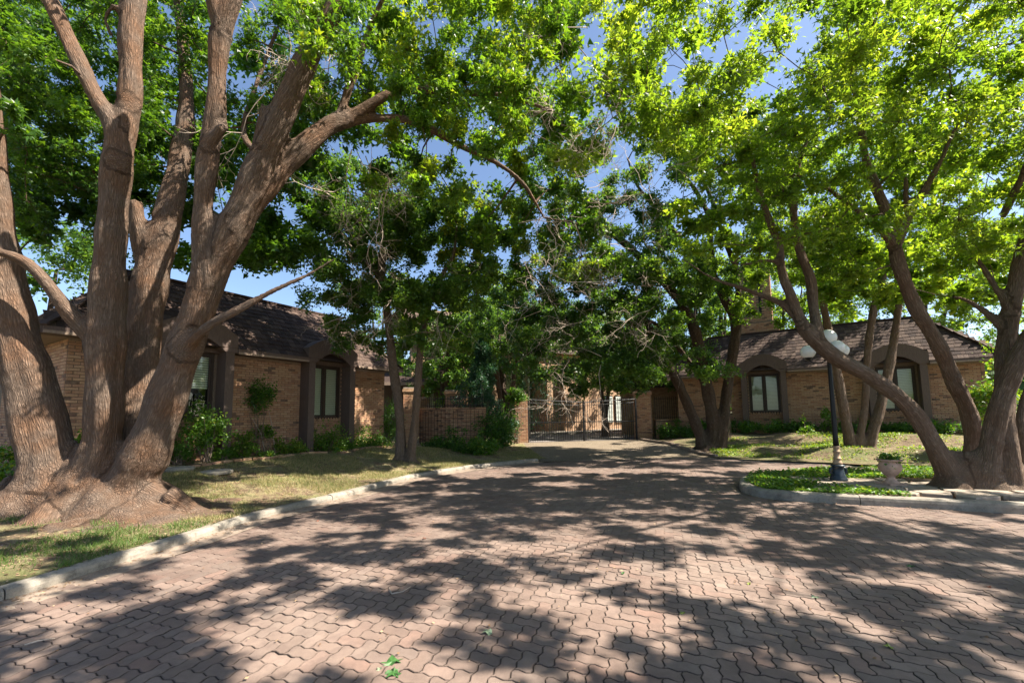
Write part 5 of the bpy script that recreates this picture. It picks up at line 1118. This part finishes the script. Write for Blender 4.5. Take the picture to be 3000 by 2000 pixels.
# ground cover and grass
def scatter(poly, n):
    a = np.array([p[:2] for p in poly]); out = []
    while sum(map(len, out)) < n:
        x = rng.uniform(a[:, 0].min(), a[:, 0].max(), n*2); y = rng.uniform(a[:, 1].min(), a[:, 1].max(), n*2); k = inside(x, y, poly); out.append(np.stack([x[k], y[k]], 1))
    return np.concatenate(out)[:n]
def vnoise(x, y, s, seed=0.):
    return (np.sin(x*s+1.7*np.sin(y*s*.8+seed))+np.sin(y*s*1.3+seed*2+1.3*np.sin(x*s*.7))+np.sin((x+y)*s*.55+seed))/3
nose = [(4.75, 8.1), (5.2, 7.8), (6.1, 7.38), (6.75, 7.15), (6.6, 7.7), (6.0, 8.3), (6.2, 9.2), (9.5, 8.95), (11.5, 8.6), (12, 9.1), (10, 9.95), (8.6, 10.4), (7.2, 10.6), (6.1, 10.35), (5.4, 9.75), (4.95, 9.1)]
s_ = scatter(nose, 17000); hgt = .05+.10*np.clip(.5+vnoise(s_[:, 0], s_[:, 1], 3.), 0, 1)
C = np.c_[s_, zi(s_[:, 0], s_[:, 1])+.02+hgt*rng.uniform(.1, 1, len(s_))]
put(link('ground_cover', leaf_mesh('ground_cover', C, .055, rng.normal(.7, .2, len(C)), 'tri', 1., 0, .5), LEAFS), 'bright green ivy ground cover on the island', 'ground cover', kind='stuff')
lr = [(7.3, 15.3), (8, 14.6), (9.5, 13.6), (11, 12.4), (13, 11.4), (17, 10.0), (19, 12), (14, 15.4), (11.5, 17.1), (8.2, 19)]
s_ = scatter(lr, 60000); w = vnoise(s_[:, 0], s_[:, 1], 1.1, 2.)+.5*vnoise(s_[:, 0], s_[:, 1], 4., 1.); s_ = s_[w+rng.normal(0, .3, len(s_)) > .0]
C = np.c_[s_, zt(s_[:, 0], s_[:, 1])+rng.uniform(.0, .06, len(s_))]
put(link('ground_cover', leaf_mesh('ground_cover', C, .05, np.where(rng.uniform(0, 1, len(C)) < .42, .97, rng.normal(.65, .2, len(C))), 'tri', 1., 0, .6), LEAFS), 'patchy small-leaved ground cover on the right lawn', 'ground cover', kind='stuff')
# grass on the left lawn: denser tufts where it is green
gpoly = [tuple(p) for p in LC_in[10:]]+[(1.2, 15), (.6, 17.5), (-.5, 17), (-2, 16.5), (-4, 16), (-6, 12.5), (-8, 9.2), (-9.5, 6), (-9.5, 1.5), (-5, 1.5)]
s_ = scatter(gpoly, 520000); dd_ = np.hypot(s_[:, 0], s_[:, 1]); w = .6*vnoise(s_[:, 0], s_[:, 1], 2.2, .5)+.4*vnoise(s_[:, 0], s_[:, 1], 6.5, 1.)+.25*vnoise(s_[:, 0], s_[:, 1], 17, 1.)
near = (s_[:, 1] < 6.3); mid = (dd_ > 7.5)
thr = np.where(near, .04, -.10); keep = (w+rng.normal(0, .16, len(s_)) > thr)
qx, qy, qd = project(np.c_[s_, s_[:, :1]*0+.1]); keep &= (qx > -150) & (qd > 0) & (qy < 2200); s_ = s_[keep]; w = w[keep]; dd_ = dd_[keep]
k_ = rng.uniform(0, 1, len(s_)) < np.where(dd_ < 6.5, .95, .62); s_, w, dd_ = s_[k_], w[k_], dd_[k_]
tint = np.where(s_[:, 1] < 6.2, .30+rng.normal(0, .14, len(s_)), .70+rng.normal(0, .22, len(s_)))
C = np.c_[s_, zt(s_[:, 0], s_[:, 1])-.01]
T_, Fc_ = LSH['blade']
put(link('grass', leaf_mesh('grass', C, np.where(dd_ < 6.5, .10, .075), tint, 'blade', .0, -2.2, 1.), GRASS), 'short patchy green and dry grass on the left lawn', 'grass', kind='stuff')
# leaf litter on bare soil
s_ = scatter(gpoly, 15000); C = np.c_[s_, zt(s_[:, 0], s_[:, 1])+.008]
LIT = m_leaf('leaf_litter', [(0, (.10, .05, .03)), (.6, (.26, .16, .09)), (1, (.42, .32, .2))], .1)
put(link('leaf_litter', leaf_mesh('leaf_litter', C, .035, rng.uniform(0, 1, len(C)), 'tri', 2., 0, .35), LIT), 'dry brown leaf litter over the left lawn', 'leaf litter', kind='stuff')
gi = rng.integers(0, len(LCs), 2600); u_ = rng.beta(1, 3, 2600)[:, None]; s_ = LCs[gi]*(1-u_)+LG_out[gi]*u_+rng.normal(0, .06, (2600, 2)); s_ = np.r_[s_, offset(ISLs, .05)[rng.integers(0, len(ISLs), 1200)]+rng.normal(0, .05, (1200, 2)), np.stack([rng.uniform(-4, 9, 1500), rng.uniform(2.5, 14, 1500)], 1)]; s_ = s_[inside(s_[:, 0], s_[:, 1], [tuple(p) for p in LCs]+apron[1:]+lawnR[1:]+[(20, -6)]) & ~inside(s_[:, 0], s_[:, 1], [tuple(p) for p in ISLs])]
put(link('leaf_litter', leaf_mesh('leaf_litter', np.c_[s_, np.full(len(s_), .016)], .022, rng.uniform(0, 1, len(s_)), 'tri', 2.5, 0, .3), LIT), 'dry leaf crumbs lying in the gutter and on the paving', 'leaf litter', kind='stuff')
s_ = scatter([tuple(p) for p in ISL_in]+[], 4000); s_ = s_[(s_[:, 0] > 7.3)]; C = np.c_[s_, zi(s_[:, 0], s_[:, 1])+.03]
put(link('leaf_litter', leaf_mesh('leaf_litter', C, .03, rng.uniform(0, 1, len(C)), 'tri', 2., 0, .35), LIT), 'dry leaf bits around the island tree', 'leaf litter', kind='stuff')

# ------------------------------------------------------------------ small things
for px, py, w_, lb in ((517, 1372, 73, 'round concrete stepping stone nearest the big tree'), (635, 1380, 70, 'round concrete stepping stone right of the first one'), (705, 1392, 62, 'flat pale stepping slab nearest the kerb')):
    z = .40; p = G(px, py, z)
    z = float(zt(p[0], p[1]))+.0; p = G(px, py, z); r = w_/2*np.linalg.norm(p[:2])/F*.95
    t = MB().lathe([(r*.97, -.05), (r, -.01), (r*.98, .018), (r*.9, .024)], 26).build('stepping_stone', STONE, None, False); t.location = (p[0], p[1], z); put(t, lb, 'stone', 'stepping stones in the lawn')
# brick bed edging before the left house
ed = put(bpy.data.objects.new('bed_edging', None), 'row of loose bricks edging the flower bed along the left house', 'edging'); COL.objects.link(ed)
dL = np.array([.5, .866]); nL = np.array([.866, -.5]); q0 = np.array([-7.85, 11.3])+nL*1.15; ed.location = (q0[0], q0[1], 0); bm = []
x = -2.6
while x < 5.6:
    p = dL*x+nL*(.04*math.sin(x*2)+random.uniform(-.02, .02)); w3 = q0+p
    if random.random() < .85: bm.append((0, T4((p[0], p[1], float(zt(w3[0], w3[1]))+.02), (dL[0], dL[1], random.uniform(-.05, .05)), (-dL[1]+random.uniform(-.1, .1), dL[0], 0))))
    x += .225
bxt = (lambda m: (np.concatenate(m.V), m.F))(MB().box(-.1, .1, -.045, .045, -.03, .03)); pieces('brick', ed, [bxt], bm, BRICK, 300)
# brick garden wall with white trellis bars at the far left edge, and a low pier
gw = thing('garden_wall', (-14.5, 11.2, .3), 'brick wall with pale trellis bars at the far left edge of the picture', 'wall', rz=.25)
MB().box(-2, 3.0, 0, .2, 0, 1.75).build('wall_core', MORTAR, gw)
pieces('brick', gw, BT, course_bricks(-2, 3.0, 0, 1.72, (), lambda x, z: T4((x, -.001, z))), BRICK, 300)
for x in np.arange(-1.8, 3.0, .35): MB().box(x-.012, x+.012, -.06, -.035, .1, 1.7).build('trellis_bar', CONC, gw)
for z in (.15, 1.6): MB().box(-2, 3, -.035, -.02, z, z+.025).build('trellis_bar', CONC, gw)
pr = G(48, 1385, .3); pier = thing('brick_pier', (pr[0]-.15, pr[1]+.2, .25), 'short brick garden pier behind the far left trunk', 'pier')
MB().box(-.22, .28, -.12, .12, 0, .42).build('core', MORTAR, pier); pieces('brick', pier, BT, course_bricks(-.22, .28, 0, .44, (), lambda x, z: T4((x, -.121, z))), BRICK)

# fallen leaves and twigs on the street
def flat_leaf(px, py, size, mat, label, rot=None, lift=.012, name='fallen_leaf'):
    p = G(px, py, 0); a = [(0, 0), (.2, .12), (.5, .1), (.32, .3), (.62, .52), (.3, .5), (.18, .62), (0, 1.), (-.18, .62), (-.3, .5), (-.62, .52), (-.32, .3), (-.5, .1), (-.2, .12)]
    V = [(x*size, y*size, lift+.012*math.sin(7*x+3*y)) for x, y in a]; m = MB().add([(0, .35*size, lift)]+V, [(0, i+1, (i+1) % len(a)+1) for i in range(len(a))])
    o = m.build(name, mat, None); o.location = (p[0], p[1], 0); o.rotation_euler = (0, 0, rot if rot is not None else random.uniform(0, 6)); return put(o, label, 'leaf', 'fallen leaves on the brick street')
FG = m_plain('fallen_green', (.045, .12, .03), .5); FBR = m_plain('fallen_brown', (.20, .07, .04), .7); FY = m_plain('fallen_yellow', (.30, .34, .07), .6); FP = m_plain('fallen_pale', (.26, .33, .20), .6)
for px, py, s, m, lb, rt in ((1442, 1851, .085, FP, 'pale green leaf lying in the street foreground centre', 1.9), (1150, 1952, .12, FG, 'dark green leaf cluster near the bottom edge', .3), (1165, 1966, .10, FG, 'green leaf at the lower rim of the dark leaf cluster', 2.6), (1138, 1966, .09, FG, 'green leaf on the left side of the dark leaf cluster', 4.2), (1115, 1965, .035, FP, 'tiny pale leaf left of the dark leaf cluster', 1.), (1830, 1680, .05, FG, 'small green leaf on the sunlit centre right paving', 1.2), (2004, 1800, .045, FY, 'small yellow-green leaf right of the centre foreground', .4), (2608, 1895, .05, FY, 'small yellow leaf in the right foreground', 2.), (2676, 1662, .07, FG, 'green leaf on the right paving below the island', 0.), (2200, 1712, .05, FY, 'faint yellow leaf left of the green pair', 1.), (2385, 1748, .06, FP, 'pale leaf in the middle of the right paving', 3.), (1001, 1491, .05, FBR, 'curled brown leaf on the sunny left paving', 1.), (935, 1526, .06, FBR, 'larger brown leaf nearest the left kerb', 2.), (1244, 1577, .05, FBR, 'small brown leaf in the shaded centre left', 3.), (2905, 1722, .05, FBR, 'brown leaf near the right edge of the street', 1.)):
    flat_leaf(px, py, s, m, lb, rt)
tw_ = [G(1140, 1728, .012), G(1148, 1738, .02), G(1180, 1732, .03), G(1205, 1716, .012)]
t_ = MB().tube(tw_, [.005, .006, .005, .002], 5).tube([G(1140, 1718, .012), G(1148, 1738, .02)], [.003, .005], 4).build('fallen_twig', TWIG, None, True); put(t_, 'thin forked dry twig on the street left of centre', 'twig')
g2 = [G(72, 1888, .012), G(110, 1876, .02), G(160, 1868, .012)]
put(MB().tube(g2, [.006, .006, .003], 5).build('fallen_twig', TWIG, None, True), 'dark twig at the lower left of the street', 'twig')
st = G(2657, 1445, .15); o = MB().box(-.012, .012, -.012, .012, -.03, .09).build('metal_stake', CONC, None); o.location = st; put(o, 'small grey metal stake behind the island kerb', 'stake')

if False:
    print('TRIS', sum(sum(len(p)-2 for p in [m_.vertices for m_ in o.data.polygons]) if len(o.data.polygons) < 2000 else len(o.data.loops)-2*len(o.data.polygons) for o in sc.objects if o.type == 'MESH'))
